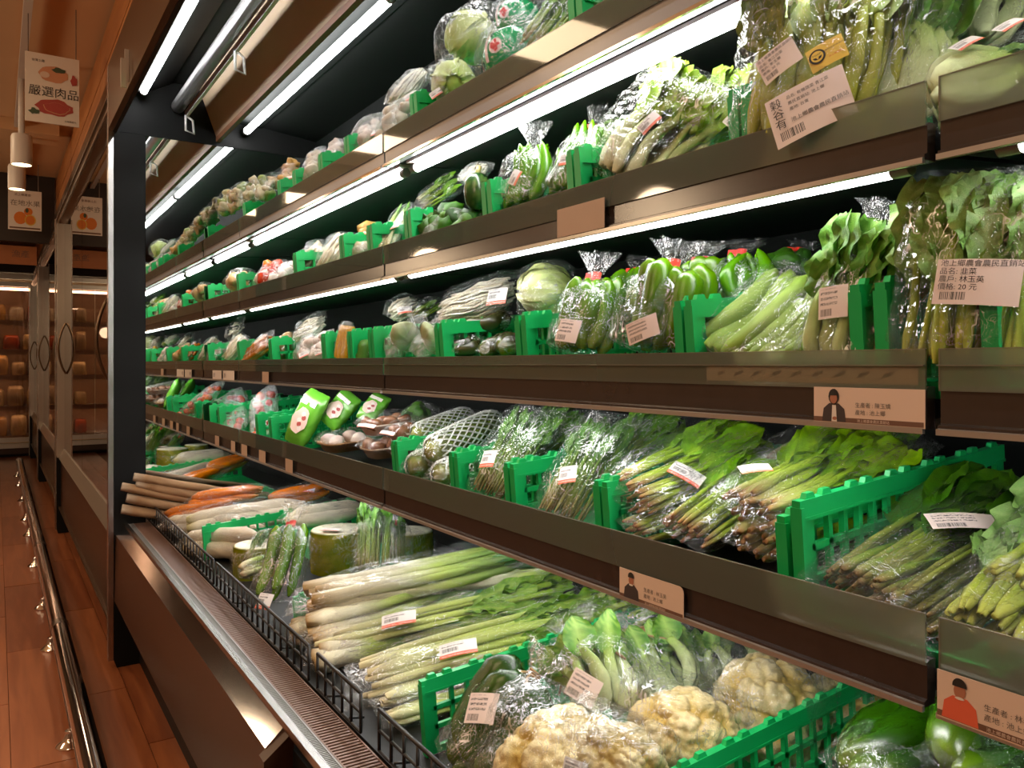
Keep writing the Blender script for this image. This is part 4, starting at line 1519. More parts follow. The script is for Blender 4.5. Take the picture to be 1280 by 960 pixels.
def bag(key, kind, p0, p1, Wpx, Tr, label, n=12, filmk='flat', fm='film', st=(), rs=1.0, cat='vegetables', group=None, normal=(-.75, -.25, .6), name=None, tie='red', fs=(1.0, 1.0, 1.0), pad=.0):
    u0, v0, X0 = p0
    u1, v1, X1 = p1
    d0 = depth((u0 + u1) / 2, (X0 + X1) / 2)[0]
    W = Wpx * d0 / 1000
    T = W * Tr
    a = place(u0, v0, X0, key, T * .42)
    b = place(u1, v1, X1, key, T * .3, pad)
    ax = b - a
    L = ax.length
    M = frame(a, ax, Vector(normal))
    nm = name or {'shred': 'shredded_radish_bag', 'head': 'lettuce_bag'}.get(kind, 'bag_of_' + kind)
    root = thing(nm, label, cat, group, M=M)
    axes = (a, M.to_3x3() @ Vector((1, 0, 0)), M.to_3x3() @ Vector((0, 1, 0)), M.to_3x3() @ Vector((0, 0, 1)))
    Lc = L * .80 if filmk == 'tied' else L
    if kind in KINDS:
        fill_bundle(root, kind, Lc * (1.12 if filmk == 'tied' else 1), W, T, n, rs)
    elif kind in LONGS:
        fill_long(root, kind, Lc, W * .94, T * .94, n, rs)
    elif kind in NUGS:
        fill_nugs(root, kind, Lc, W, T, n, rs)
    elif kind == 'shred':
        fill_shreds(root, L, W, T, n * 6, (.78, .76, .66), (.66, .60, .44))
    elif kind == 'noodle':
        fill_shreds(root, L, W, T, n * 6, (.62, .54, .36), (.70, .64, .50), 'bean_sprouts', .003)
    elif kind == 'head':
        m = pool('lettucehead', 3, head_mesh('head', (.66, .70, .40), (.46, .60, .17), .13))
        put(root, 'head', m, Matrix.LocRotScale(Vector((L / 2, 0, 0)), Euler((rn(0, 6), 1.2 + rn(-.3, .3), rn(0, 6))), (W * .47, W * .47, W * .45)))
    elif kind == 'cabbage':
        m = pool('cabbagehead', 3, head_mesh('head', (.62, .66, .44), (.46, .56, .30), .03))
        put(root, 'head', m, Matrix.LocRotScale(Vector((L / 2, 0, 0)), Euler((rn(0, 6), 1.2, rn(0, 6))), (L * .5, W * .48, T * .48)))
    elif kind == 'cauliflower':
        m = pool('curd', 2, cauli_mesh)
        put(root, 'curd', m, Matrix.LocRotScale(Vector((L / 2, 0, 0)), Euler((rn(-.4, .4), rn(-.4, .4), rn(0, 6))), (W * .5, W * .5, W * .5)))
    if filmk:
        m = film_mesh(filmk, fm)
        Lf = L / (1.30 if filmk == 'tied' else 1.0)
        put(root, 'plastic_bag', m, scale3(Lf * fs[0], W * 1.03 * fs[1], T * 1.05 * fs[2]))
        if filmk == 'tied' and tie:
            rr_ = max(.005, .12 * .56 * (W + T) / 2)
            if tie == 'red':
                g = G()
                V = []
                for xx in (-.007, .007):
                    for q in range(14):
                        V.append((Lf + xx, rr_ * 1.15 * W / (W + T) * 2 * math.cos(q * math.pi / 7), rr_ * 1.15 * T / (W + T) * 2 * math.sin(q * math.pi / 7)))
                g.add(V, [(q, (q + 1) % 14, 14 + (q + 1) % 14, 14 + q) for q in range(14)])
                g.box(Lf - .007, Lf + .007, rr_ * .9, rr_ * .9 + .016, -.001, .001)
                put(root, 'tie_tape', g.mesh('tie_tape', True, 40), Matrix(), MAT['redtape'])
            elif tie == 'twine':
                g = G()
                for k in range(3):
                    g.tube([(Lf + (k - 1) * .0035, rr_ * 1.3 * math.cos(q * math.pi / 8), rr_ * 1.3 * math.sin(q * math.pi / 8)) for q in range(17)], .0022, 6)
                for s in (-1, 1):
                    pts = [(Lf, 0, rr_ * 1.3)] + [(Lf - .025 * t, s * .022 * t + .006 * math.sin(t * 3), rr_ * 1.3 + .012 * math.sin(t * 1.6)) for t in (.5, 1, 1.6, 2.2, 2.8)]
                    g.tube(pts, .002, 6)
                put(root, 'twine', g.mesh('twine', True), Matrix(), MAT['twine'])
    stickers(root, axes, L, W, T, st)
    return root


# ------------------------------------------------------------------ green lattice baskets
def wall_mesh(L, H):
    key = ('gwall', round(L, 3), round(H, 3))
    if key in POOL:
        return POOL[key]
    g = G()
    th = .0035
    nc = max(3, int(round((L - .05) / .030)))
    z1 = H
    g.box(0, L, -th * 1.6, th * 1.6, z1 - .020, z1)                       # top rail
    g.box(0, L, -th * 1.9, th * 1.9, z1 - .024, z1 - .020)
    g.box(0, L, -th, th, 0, .012)
    g.box(0, .026, -th, th, .012, z1 - .02)
    g.box(L - .02, L, -th, th, .012, z1 - .02)
    g.box(-.001, .005, -th * 2.2, th * 2.2, 0, z1 - .008)
    rows = 3 if H > .1 else 2
    cell = (z1 - .032) / rows
    for k in range(1, rows):
        g.box(.02, L - .015, -th, th, .012 + k * cell - .004, .012 + k * cell + .004)
    pw = (L - .046) / nc
    for k in range(1, nc):
        x = .026 + k * pw
        g.box(x - .0036, x + .0036, -th, th, .01, z1 - .018)
    k = 0
    x = .012
    while x < L - .03:
        V = [(x, -th * 1.1, z1), (x + .018, -th * 1.1, z1), (x + .015, -th, z1 + .0065), (x + .003, -th, z1 + .0065)]
        V += [(a, -b, c) for a, b, c in V]
        g.add(V, [(0, 1, 2, 3), (7, 6, 5, 4), (2, 6, 7, 3), (0, 3, 7, 4), (1, 5, 6, 2)])
        x += .052 if k % 2 else .030
        k += 1
    m = g.mesh('side_wall')
    m.materials.append(MAT['green'])
    POOL[key] = m
    return m


def basket(key, ya, yb, label, X0=.772, L=.40, H=.118, walls=(1, 1), z=None, back=False, base=True):
    deck = (key == 'E')      # ya is the end nearer the camera; walls are near, far
    if z is None:
        z = (TIER[key][1] - .011) if key != 'E' else .588
    tl = TILT if key != 'E' else .085
    M = Matrix.Translation((X0, ya, z + (X0 - .765) * (tl if key != 'E' else 0))) @ Matrix.Rotation(-math.atan(tl), 4, 'Y')
    t = thing('green_basket', label, 'basket', 'green lattice baskets', M=M)
    Wd = yb - ya
    m = wall_mesh(L, H)
    if walls[0]:
        link('side_wall', m, None, t, Matrix.Translation((0, .006, 0)))
    if walls[1]:
        link('side_wall', m, None, t, Matrix.Translation((0, Wd - .006, 0)))
    g = G().box(.0 if not deck else .25, L, .002, Wd - .002, 0, .004)
    if not deck:
        g.box(.0, .005, .002, Wd - .002, 0, .016)
    if base:
        link('base', g.mesh('base'), MAT['green'], t)
    if back:
        link('back_wall', G().box(L - .006, L, .002, Wd - .002, 0, H * .8).mesh('back_wall'), MAT['green'], t)
    return t

# ------------------------------------------------------------------ baskets, tier by tier (columns of the lattice walls in the photo)
def row(key, cols, labels, X0=.772, H=.118, L=.40, gap=.004, nobase=(), nowall=()):
    ys = [Yu(c, X0) for c in cols]                   # far -> near
    for i in range(len(ys) - 1):
        basket(key, ys[i + 1] + gap, ys[i] - gap, labels[i], X0, L, H, walls=(0 if i in nowall else 1, 1), base=i not in nobase)


row('A', (262, 308, 352, 371, 404, 437, 521, 724, 830),
    ['green basket on the top shelf touching the mirror', 'green basket of pale mushrooms, second from the mirror on the top shelf', 'narrow green basket on the top shelf, third from the mirror',
     'green basket on the top shelf, fourth from the mirror', 'green basket on the top shelf, fifth from the mirror', 'wide green basket on the top shelf holding stickered clear bags', 'wide green basket on the top shelf under the lettuce heads',
     'green basket at the near end of the top shelf'], H=.112)
row('B', (262, 300, 372, 431, 466, 514, 613, 722, 930, 1143),
    ['green basket on the second shelf touching the mirror', 'green basket of red fruit bags on the second shelf', 'green basket of bean sprout bags on the second shelf', 'narrow green basket with ginger on the second shelf',
     'green basket of thin green stems on the second shelf', 'green basket with dark squash on the second shelf', 'green basket with tied pepper bags on the second shelf', 'wide green basket under the big lettuce bag',
     'green basket holding the olive mustard bag'], H=.118, nowall=(8,))
row('C', (262, 301, 341, 408, 441, 468, 553, 656, 860, 1086),
    ['green basket on the third shelf touching the mirror', 'green basket of orange sausages bags on the third shelf', 'green basket of red stickered bags on the third shelf', 'narrow green basket with the mustard yellow strips',
     'narrow green basket left of the onion bag', 'green basket of white onion bags on the third shelf', 'green basket of dark eggplant packs on the third shelf', 'wide green basket with tied cucumber bags',
     'green basket of bean bags on the third shelf'], H=.118)
basket('C', Yu(1250, .772), Yu(1100, .772), 'green basket holding the big chives bag past the third shelf gap')
row('D', (264, 276, 324, 341, 498, 572, 642, 757, 992),
    ['narrow green basket on the fourth shelf touching the mirror', 'green basket of tomato bags on the fourth shelf', 'narrow green basket right of the tomato bags', 'wide green basket with mushroom trays',
     'green basket with net wrapped fruit', 'narrow green basket of dark herb bags', 'green basket of stringy greens bags on the fourth shelf', 'wide green basket of rooted spinach bags'], H=.122, nobase=(3, 2, 7))
basket('D', Yu(1240, .772), Yu(998, .772), 'big green basket on the fourth shelf with its long lattice side showing', H=.143, L=.455, walls=(0, 1))
basket('E', Yu(257, .585) + .004, YE - .06, 'long green basket of daikon and carrot bags on the bottom deck', X0=.585, L=.54, H=.112, walls=(1, 0))
basket('E', Yu(372, .60), Yu(259, .60), 'green basket of melon chunks on the bottom deck', X0=.60, L=.5, H=.10, walls=(1, 0))
basket('E', Yu(530, .60) + .004, Yu(374, .60), 'long green basket of leeks and celery on the bottom deck', X0=.60, L=.5, H=.10, walls=(0, 0))
basket('E', Yu(905, .62), Yu(530, .60), 'green basket on the bottom deck with dark melons and bok choy', X0=.60, L=.50, H=.128, walls=(0, 1))
basket('E', Yu(843, .72) - .27, Yu(843, .72), 'green basket at the near end of the bottom deck', X0=.72, L=.42, H=.135, walls=(0, 1), z=.597)

V = 'vegetables'
# ------------------------------------------------------------------ tier A, top shelf
for i, (u, v, wp) in enumerate(((269, 268, 24), (283, 258, 24), (298, 251, 26), (315, 246, 26), (333, 240, 26))):
    bag('A', 'broccoli', (u - 3, v + 5, .80), (u + 6, v - 16, .85), wp, .8, 'bag of knobbly pale mushrooms on the top shelf, ' + ['closest to the mirror', 'second from the mirror', 'third from the mirror', 'fourth from the mirror', 'fifth from the mirror'][i], 12, rs=.9, cat='vegetables', group='knobbly mushroom bags on the top shelf', name='mushroom_bag')
bag('A', 'ginger', (356, 232, .80), (364, 208, .86), 20, .8, 'brown ginger bag with orange sticker between two narrow top shelf dividers', 8, st=[('st_red', 363, 222, 9, 30)], name='ginger_bag')
bag('A', 'mushroom', (386, 222, .80), (397, 190, .88), 24, .7, 'pale mushroom bag in the fourth top shelf basket from the mirror', 9, name='mushroom_bag')
bag('A', 'garlic', (413, 205, .80), (424, 180, .88), 20, .8, 'clear garlic bag on the top shelf between close green dividers', 7, name='garlic_bag')
bag('A', 'garlic', (448, 190, .79), (468, 150, .86), 40, .6, 'clear bag with orange sticker beside the tall top shelf divider', 9, st=[('st_red', 462, 169, 18, 35)], fm='haze', name='garlic_bag')
bag('A', 'mushroom', (480, 175, .79), (508, 128, .86), 38, .6, 'clear bag of mushrooms with red sticker low on the top shelf', 10, st=[('st_red', 491, 163, 15, 35)], fm='haze', name='mushroom_bag')
bag('A', 'shred', (492, 128, .86), (528, 90, .94), 42, .5, 'clear bag lying higher on the top shelf with a red banded sticker', 20, st=[('st_red', 514, 120, 18, 30)], fm='haze')
bag('A', 'head', (545, 120, .80), (590, 92, .86), 62, .9, 'pale lettuce head in film low on the top shelf with a red sticker', 1, fm='film', st=[('st_red', 545, 117, 16, 30)])
bag('A', 'head', (555, 62, .88), (622, 30, .94), 66, .9, 'yellow green lettuce head in film stacked above another lettuce', 1)
bag('A', 'amaranth', (668, 55, .80), (718, -10, .90), 62, .6, 'yellow green leafy bag left of the top shelf divider', 14, name='leafy_greens_bag')
bag('A', 'tomato', (755, 10, .80), (800, -50, .90), 60, .6, 'bag of red fruit just past the divider at the top edge', 8, name='tomato_bag')


def wrapped_head(u, v, X, rpx, label):
    p = P(u, v, X)
    d = depth(u, X)[0]
    r = rpx * d / 1000
    t = thing('wrapped_lettuce', label, 'lettuce', 'lettuce in printed green wrap', M=frame(p - UP * r * .9, (0, -1, .0), (-.8, -.2, .3)))
    g = G()
    nu, nv = 18, 26
    Vv, C = [], []
    for a in range(nu + 1):
        th = math.pi * a / nu
        for b in range(nv):
            q = 2 * math.pi * b / nv
            k = 1 + .025 * math.sin(q * 9 + th * 5) + .02 * math.sin(q * 5 - th * 11)
            Vv.append((r * k * math.sin(th) * math.cos(q), r * .9 + r * k * math.cos(th), r * k * math.sin(th) * math.sin(q)))
            C.append((.012, .30, .09) if .22 < a / nu < .8 else (.60, .66, .52))
    F = [(a * nv + b, (a + 1) * nv + b, (a + 1) * nv + (b + 1) % nv, a * nv + (b + 1) % nv) for a in range(nu) for b in range(nv)]
    g.add(Vv, F, C)
    wr = link('printed_wrap', g.mesh('printed_wrap', True), MAT['print'], t)
    # band with lettering and emblem follow the front of the ball

    def patch(pts, mat, lift, name):
        V3 = []
        for x, y in pts:
            rr_ = math.sqrt(max(.02, 1 - x * x - y * y))
            V3.append((x * r * lift, r * .9 + y * r * lift, rr_ * r * lift))
        n = len(V3)
        c = tuple(sum(q[i] for q in V3) / n for i in range(3))
        rr_ = math.sqrt(max(.02, 1 - (sum(p[0] for p in pts) / n) ** 2 - (sum(p[1] for p in pts) / n) ** 2))
        c = (c[0], c[1], rr_ * r * lift)
        return link(name, G().add(V3 + [c], [(i, (i + 1) % n, n) for i in range(n)]).mesh(name), MAT[mat], wr)
    for k in range(9):
        y0, y1 = .62 - k * .14, .62 - (k + 1) * .14
        patch([(-.26 + .02 * k, y0), (-.10 + .02 * k, y0), (-.08 + .02 * k, y1), (-.24 + .02 * k, y1)], 'paper', 1.05, 'label_band')
    for k, ch in enumerate('TaiwanFresh'):
        y = .56 - k * .11
        x = -.20 + .016 * k
        rr_ = math.sqrt(1 - x * x - y * y)
        text(ch, r * .17, frame((x * r * 1.07, r * .9 + y * r * 1.07, rr_ * r * 1.07), (-y, x * .2, 0) if False else (.2, -1, 0), (x, y, rr_)), MAT['redink'], wr)
    patch(ell(.34, -.22, .24, .24, 18), 'paper', 1.045, 'emblem_disc')
    patch(ell(.34, -.22, .18, .16, 14, .35), 'redink', 1.06, 'emblem_print')
    star = []
    for k in range(16):
        a = 2 * math.pi * k / 16 + .2
        q = .24 if k % 2 == 0 else .10
        star.append((-.62 + q * .8 * math.cos(a), -.45 + q * math.sin(a)))
    patch(star, 'paper', 1.05, 'maple_leaf')
    patch([(-.62 + (x + .62) * .8, -.45 + (y + .45) * .8) for x, y in star], 'redink', 1.065, 'maple_leaf')
    put(t, 'plastic_bag', film_mesh('flat', 'film'), Matrix.Translation((-r * 1.05, r * .9, 0)) @ scale3(2.1 * r, 2.1 * r, 2.1 * r))
    return t


wrapped_head(632, 68, .82, 38, 'lettuce in printed green wrap at the front of the top shelf')
wrapped_head(640, 25, .93, 30, 'lettuce in printed green wrap behind another, partly hidden')

# ------------------------------------------------------------------ tier B
bag('B', 'cabbage', (266, 372, .79), (272, 345, .84), 22, .8, 'clear bag of pale greens by the mirror on the second shelf', 1, name='greens_bag')
bag('B', 'potato', (290, 362, .79), (306, 342, .85), 34, .7, 'brown potato bag in film near the mirror on the second shelf', 9, name='potato_bag')
bag('B', 'redfruit', (326, 358, .79), (346, 328, .86), 34, .5, 'bag of red fruit with pink print on the second shelf', 9, name='fruit_bag')
bag('B', 'garlic', (346, 352, .79), (366, 330, .86), 30, .5, 'clear garlic bag in front of the sprouts on the second shelf', 8, fm='haze', name='garlic_bag')
bag('B', 'noodle', (372, 346, .79), (405, 306, .86), 38, .7, 'bean sprout bag first in its row on the second shelf', 16, name='bean_sprout_bag')
bag('B', 'noodle', (404, 338, .79), (432, 294, .86), 36, .7, 'bean sprout bag second in its row, against the divider', 16, name='bean_sprout_bag')
bag('B', 'ginger', (456, 302, .83), (464, 284, .88), 20, .8, 'orange brown ginger piece bag beside the divider on the second shelf', 4, rs=1.2, name='ginger_bag')
bag('B', 'mushroom', (446, 318, .79), (458, 308, .83), 26, .6, 'low bag of pale mushrooms under the ginger on the second shelf', 6, name='mushroom_bag')
bag('B', 'scallion', (478, 316, .79), (510, 258, .88), 34, .5, 'bag of thin green stems with red sticker on the second shelf', 14, rs=.7, st=[('st_red', 493, 283, 12, 10)], name='scallion_bag')
bag('B', 'darkgreens', (528, 298, .79), (575, 262, .86), 44, .5, 'clear bag of dark vegetable pieces lying low on the second shelf', 12, fm='haze', name='dark_greens_bag')
bag('B', 'darkgreens', (570, 292, .79), (604, 266, .86), 34, .5, 'clear crumpled bag beneath the dark squash', 8, fm='haze', name='dark_greens_bag')
bag('B', 'amaranth', (525, 258, .84), (575, 218, .92), 38, .6, 'broccoli green leafy bag behind the second shelf divider', 14, rs=.8, name='leafy_greens_bag')


def squash(u, v, X, wpx, hpx, label):
    p = P(u, v, X)
    d = depth(u, X)[0]
    a, b = wpx * d / 2000, hpx * d / 2000
    t = thing('dark_squash', label, 'squash', loc=p - UP * b)
    g = G()
    prof, n = [], 22
    V3, C = [], []
    for i in range(13):
        th = math.pi * i / 12
        for k in range(n):
            q = 2 * math.pi * k / n
            r_ = a * (math.sin(th) ** .8) * (1 + .05 * math.cos(q * 6))
            V3.append((r_ * math.cos(q), r_ * math.sin(q), b - b * math.cos(th)))
            C.append(lerp((.018, .05, .015), (.07, .11, .04), rn(0, 1) ** 3))
    g.add(V3, [(i * n + k, i * n + (k + 1) % n, (i + 1) * n + (k + 1) % n, (i + 1) * n + k) for i in range(12) for k in range(n)], C)
    link('rind', g.mesh('rind', True), MAT['veggloss'], t)
    link('stem', G().tube([(0, 0, 2 * b - .004), (.004, 0, 2 * b + .014)], .006, 8, (.30, .26, .12)).mesh('stem', True), MAT['veg'], t)
    return t


squash(597, 240, .83, 36, 48, 'dark green squash beside the divider on the second shelf')
bag('B', 'shred', (585, 225, .86), (603, 200, .90), 40, .4, 'empty looking clear bag above the dark squash', 3, fm='haze', name='clear_bag')
bag('B', 'pepper', (652, 262, .80), (672, 143, .84), 74, .7, 'bag of green peppers tied with white film under the second lamp', 14, 'tied', tie='none', st=[('st_red', 644, 222, 20, 60)], name='pepper_bag', rs=1.0)
bag('B', 'pepper', (702, 246, .80), (752, 132, .87), 62, .7, 'bag of green peppers with red tie beside the divider', 12, 'tied', st=[('st_red', 709, 200, 22, -12)], name='pepper_bag')
bag('B', 'bokchoy', (742, 200, .88), (775, 140, .93), 44, .6, 'leafy green bag behind the second shelf divider', 8, name='leafy_greens_bag')
bag('B', 'lettuce', (780, 232, .79), (885, 66, .87), 172, .55, 'big bag of pale ribbed romaine lettuce leaning under the second lamp', 34, rs=1.15, st=[('st_red', 812, 154, 30, 28), ('st_red', 917, 148, 24, 35)], name='romaine_lettuce_bag', pad=.03)
bag('B', 'lettuce', (850, 220, .82), (935, 75, .90), 90, .6, 'bag of romaine lettuce wedged behind the big one', 14, rs=1.1, name='romaine_lettuce_bag', pad=.03)
bag('B', 'mustard', (1010, 185, .785), (1045, -30, .83), 205, .42, 'large olive mustard greens bag with three stickers at the near end', 30, rs=1.15,
    st=[('st_plain', 974, 77, 52, 14, .78, .50, [('池上鄉農會農民直銷站', .05, .82, .098), ('品名: 青江白菜', .05, .64, .098), ('農戶: 李玉蘭', .05, .48, .098), ('價格: 30 元', .05, .32, .098)]),
        ('st_plain', 1013, 136, 100, 8, .72, .54, [('榖\n谷\n有', .06, .74, .15), ('池上鄉農會農民直銷站', .26, .36, .072), ('品名: 有機蔬菜 青江菜', .28, .82, .055), ('農民直銷站: 池上鄉', .28, .70, .055), ('產地: 台東', .28, .58, .055)]),
        ('st_seal', 1034, 68, 46, 10, .74, .50)], name='mustard_greens_bag', pad=-.2)
bag('B', 'bokchoy', (1125, 150, .83), (1175, -30, .90), 80, .6, 'dark green choy bag behind the guard gap on the second shelf', 12, rs=1.0, name='choy_bag', pad=-.2)
bag('B', 'bokchoy', (1165, 135, .79), (1340, 75, .86), 120, .6, 'pale napa cabbage bag past the second shelf gap with red stickers', 16, rs=1.5, st=[('st_red', 1208, 55, 34, 28), ('st_red', 1262, 32, 34, 30)], name='napa_cabbage_bag', pad=-.2)
bag('B', 'bokchoy', (1200, 60, .92), (1250, -60, 1.0), 110, .6, 'dark leafy choy behind the napa cabbage bag', 12, name='choy_bag', pad=-.2)

# ------------------------------------------------------------------ tier C
bag('C', 'garlic', (268, 446, .79), (274, 422, .84), 24, .6, 'clear garlic bag by the mirror on the third shelf', 7, fm='haze', name='garlic_bag')
bag('C', 'shred', (272, 424, .84), (300, 408, .90), 30, .6, 'white shredded bag behind the baskets near the mirror on the third shelf', 14)
bag('C', 'noodle', (283, 450, .79), (306, 420, .86), 28, .6, 'bean sprout bag near the mirror on the third shelf', 14, name='bean_sprout_bag')
bag('C', 'sausage', (306, 448, .79), (338, 424, .85), 30, .5, 'bag of orange brown sausages on the third shelf', 9, st=[('st_red', 325, 433, 10, 30)], name='sausage_bag')
bag('C', 'potato', (348, 446, .80), (360, 420, .86), 26, .6, 'potato bag inside the lattice basket on the third shelf', 6, name='potato_bag')
bag('C', 'shred', (370, 420, .84), (404, 402, .90), 38, .5, 'white noodle bag lying above the stickered bags on the third shelf', 16)
bag('C', 'garlic', (376, 450, .79), (392, 420, .84), 28, .6, 'garlic bag with red sticker, left of a pair on the third shelf', 8, fm='haze', st=[('st_red', 380, 443, 13, 25)], name='garlic_bag')
bag('C', 'garlic', (396, 450, .79), (408, 416, .84), 24, .6, 'garlic bag with red sticker, right of a pair on the third shelf', 8, fm='haze', st=[('st_red', 399, 441, 11, 25)], name='garlic_bag')
bag('C', 'gourdstrip', (426, 450, .785), (434, 405, .80), 26, .5, 'tall pack of mustard yellow strips between green dividers', 4, rs=.9, name='yellow_strip_pack')
bag('C', 'darkgreens', (455, 446, .79), (464, 424, .84), 16, .7, 'small dark bag in the narrow basket on the third shelf', 4, name='dark_greens_bag')
bag('C', 'shred', (490, 395, .88), (520, 376, .95), 44, .6, 'white shredded bag behind the onion bags', 16, st=[('st_red', 506, 388, 18, 10)])
bag('C', 'amaranth', (520, 396, .88), (548, 378, .95), 36, .6, 'green leafy bag behind the onion bags', 8, name='leafy_greens_bag')
bag('C', 'cabbage', (484, 438, .79), (532, 404, .86), 38, .6, 'pale onion bag with pointed end on the third shelf', 1, fm='haze', name='onion_bag')
bag('C', 'cabbage', (520, 442, .79), (556, 404, .85), 34, .6, 'pale onion bag leaning against the divider', 1, fm='haze', name='onion_bag')
bag('C', 'shred', (552, 390, .86), (640, 362, .93), 58, .6, 'big bag of white shredded radish with red banded sticker', 36, st=[('st_red', 622, 371, 32, -10)])
for i, (a, b) in enumerate((((562, 436, .79), (600, 424, .86)), ((602, 440, .79), (640, 425, .87)), ((584, 410, .84), (640, 396, .93)), ((628, 436, .79), (656, 424, .86)))):
    bag('C', 'eggplant', a, b, 26, .8, 'dark eggplant pack in crinkled film, ' + ['low at the left', 'low in the middle', 'lying on top of the others', 'low against the divider'][i], 4, rs=.9, group='eggplant packs on the third shelf', name='eggplant_pack')
bag('C', 'head', (650, 372, .86), (715, 356, .93), 72, .8, 'pale cabbage behind the third shelf divider', 1, name='cabbage_bag')
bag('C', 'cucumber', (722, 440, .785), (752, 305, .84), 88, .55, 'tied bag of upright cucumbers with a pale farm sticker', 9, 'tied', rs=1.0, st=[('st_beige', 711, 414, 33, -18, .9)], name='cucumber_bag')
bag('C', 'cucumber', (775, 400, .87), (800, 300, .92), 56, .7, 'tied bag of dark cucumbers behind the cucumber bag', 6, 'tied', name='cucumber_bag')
bag('C', 'loofah', (815, 440, .785), (850, 288, .82), 122, .5, 'big tied bag of ribbed green gourds with foil-like neck', 9, 'tied', rs=1.0, st=[('st_beige', 804, 412, 46, 8, .62)], name='gourd_bag')
bag('C', 'loofah', (866, 410, .85), (884, 275, .88), 78, .6, 'tied gourd bag with tall crumpled neck, second from the left', 7, 'tied', name='gourd_bag')
bag('C', 'pepper', (915, 385, .87), (930, 268, .90), 76, .6, 'tied bag of dark bitter gourd pieces with tall crumpled neck', 14, 'tied', rs=1.0, name='bitter_gourd_bag')
bag('C', 'bean', (885, 448, .785), (1005, 345, .90), 96, .5, 'bag of long pale green beans lying slanted on the third shelf', 16, rs=1.75, fm='film', name='bean_bag')
bag('C', 'bean', (945, 455, .785), (1030, 372, .87), 66, .6, 'bag of long green beans tucked right of another', 14, rs=1.2, name='bean_bag')
bag('C', 'darkgreens', (975, 370, .93), (1005, 300, .97), 60, .6, 'small tied bag with red tape in the dark behind the beans', 6, 'tied', name='dark_greens_bag')
bag('C', 'broccolini', (1050, 470, .785), (1118, 240, .83), 122, .5, 'tall tied bag of pale flowering stems with a farm sticker', 20, 'tied', rs=1.0, st=[('st_beige', 1042, 378, 38, -6, 1.1)], name='flowering_greens_bag')
bag('C', 'chives', (1205, 480, .775), (1245, 195, .82), 185, .42, 'large clear bag of leafy chives with a readable farm sticker', 34, rs=1.0,
    st=[('st_plain', 1222, 354, 96, -12, .62, .56,
         [('池上鄉農會農民直銷站', .05, .84, .098), ('品名: 韭菜', .05, .66, .098), ('農戶: 林玉英', .05, .49, .098), ('價格: 20 元', .05, .32, .098)])], name='chives_bag')
bag('C', 'chives', (1255, 300, .84), (1300, 200, .88), 120, .6, 'frilly green bag behind the chives bag', 12, name='leafy_greens_bag')

# ------------------------------------------------------------------ tier D
bag('D', 'amaranth', (268, 520, .80), (284, 492, .90), 26, .6, 'leafy green bag by the mirror on the fourth shelf', 8, name='leafy_greens_bag')
for i, (a, b, wp) in enumerate((((296, 540, .80), (292, 492, .90), 34), ((330, 552, .80), (330, 492, .90), 36))):
    t = bag('D', 'tomato', a, b, wp, .55, 'pink edged zip bag of tomatoes on the fourth shelf, ' + ['farther one', 'nearer one'][i], 14, fm='haze', group='tomato bags on the fourth shelf', name='tomato_bag')


def printed_pack(key, p0, p1, wpx, label, c0, picture):
    a, b = place(*p0, key, .01), place(*p1, key, .01)
    d = depth(p0[0], p0[2])[0]
    W = wpx * d / 1000
    M = frame(a, b - a, (-.8, -.4, .35))
    L = (b - a).length
    t = thing('printed_bag', label, 'packet', 'printed green packets on the fourth shelf', M=M)
    m = film_mesh('flat', 'film')
    o = link('packet', m.copy(), None, t, scale3(L, W, W * .4))
    o.data.materials.clear()
    o.data.materials.append(MAT['packgreen'])
    T = W * .24
    g = G().add([(L * x, W * y, T) for x, y in ell(.42, -.02, .26, .36, 16, .08)], [tuple(range(16))])
    a_ = link('picture_print', g.mesh('picture_print'), MAT['cardprint'], t)
    for k in range(5):
        link('mushroom_print', G().add([(L * x, W * y, T + .001) for x, y in ell(.28 + .07 * k, -.16 + .08 * (k % 3), .05, .10, 10)], [tuple(range(10))]).mesh('mushroom_print'), MAT['pmeat' if k % 2 else 'paper'], a_)
    link('title_print', G().add([(L * .74, -W * .36, T * .9), (L * .86, -W * .36, T * .9), (L * .86, W * .36, T * .9), (L * .74, W * .36, T * .9)], [(0, 1, 2, 3)]).mesh('title_print'), MAT['paper'], t)
    return t


MAT['packgreen'] = simple('green_printed_film', (.13, .45, .035), .25)
printed_pack('D', (368, 552, .79), (398, 494, .86), 40, 'bright green printed mushroom packet at the front', None, 1)
printed_pack('D', (410, 530, .88), (440, 495, .95), 36, 'bright green printed packet standing behind the trays', None, 1)
printed_pack('D', (455, 524, .92), (478, 496, .98), 30, 'bright green printed packet half hidden under the lamp', None, 1)


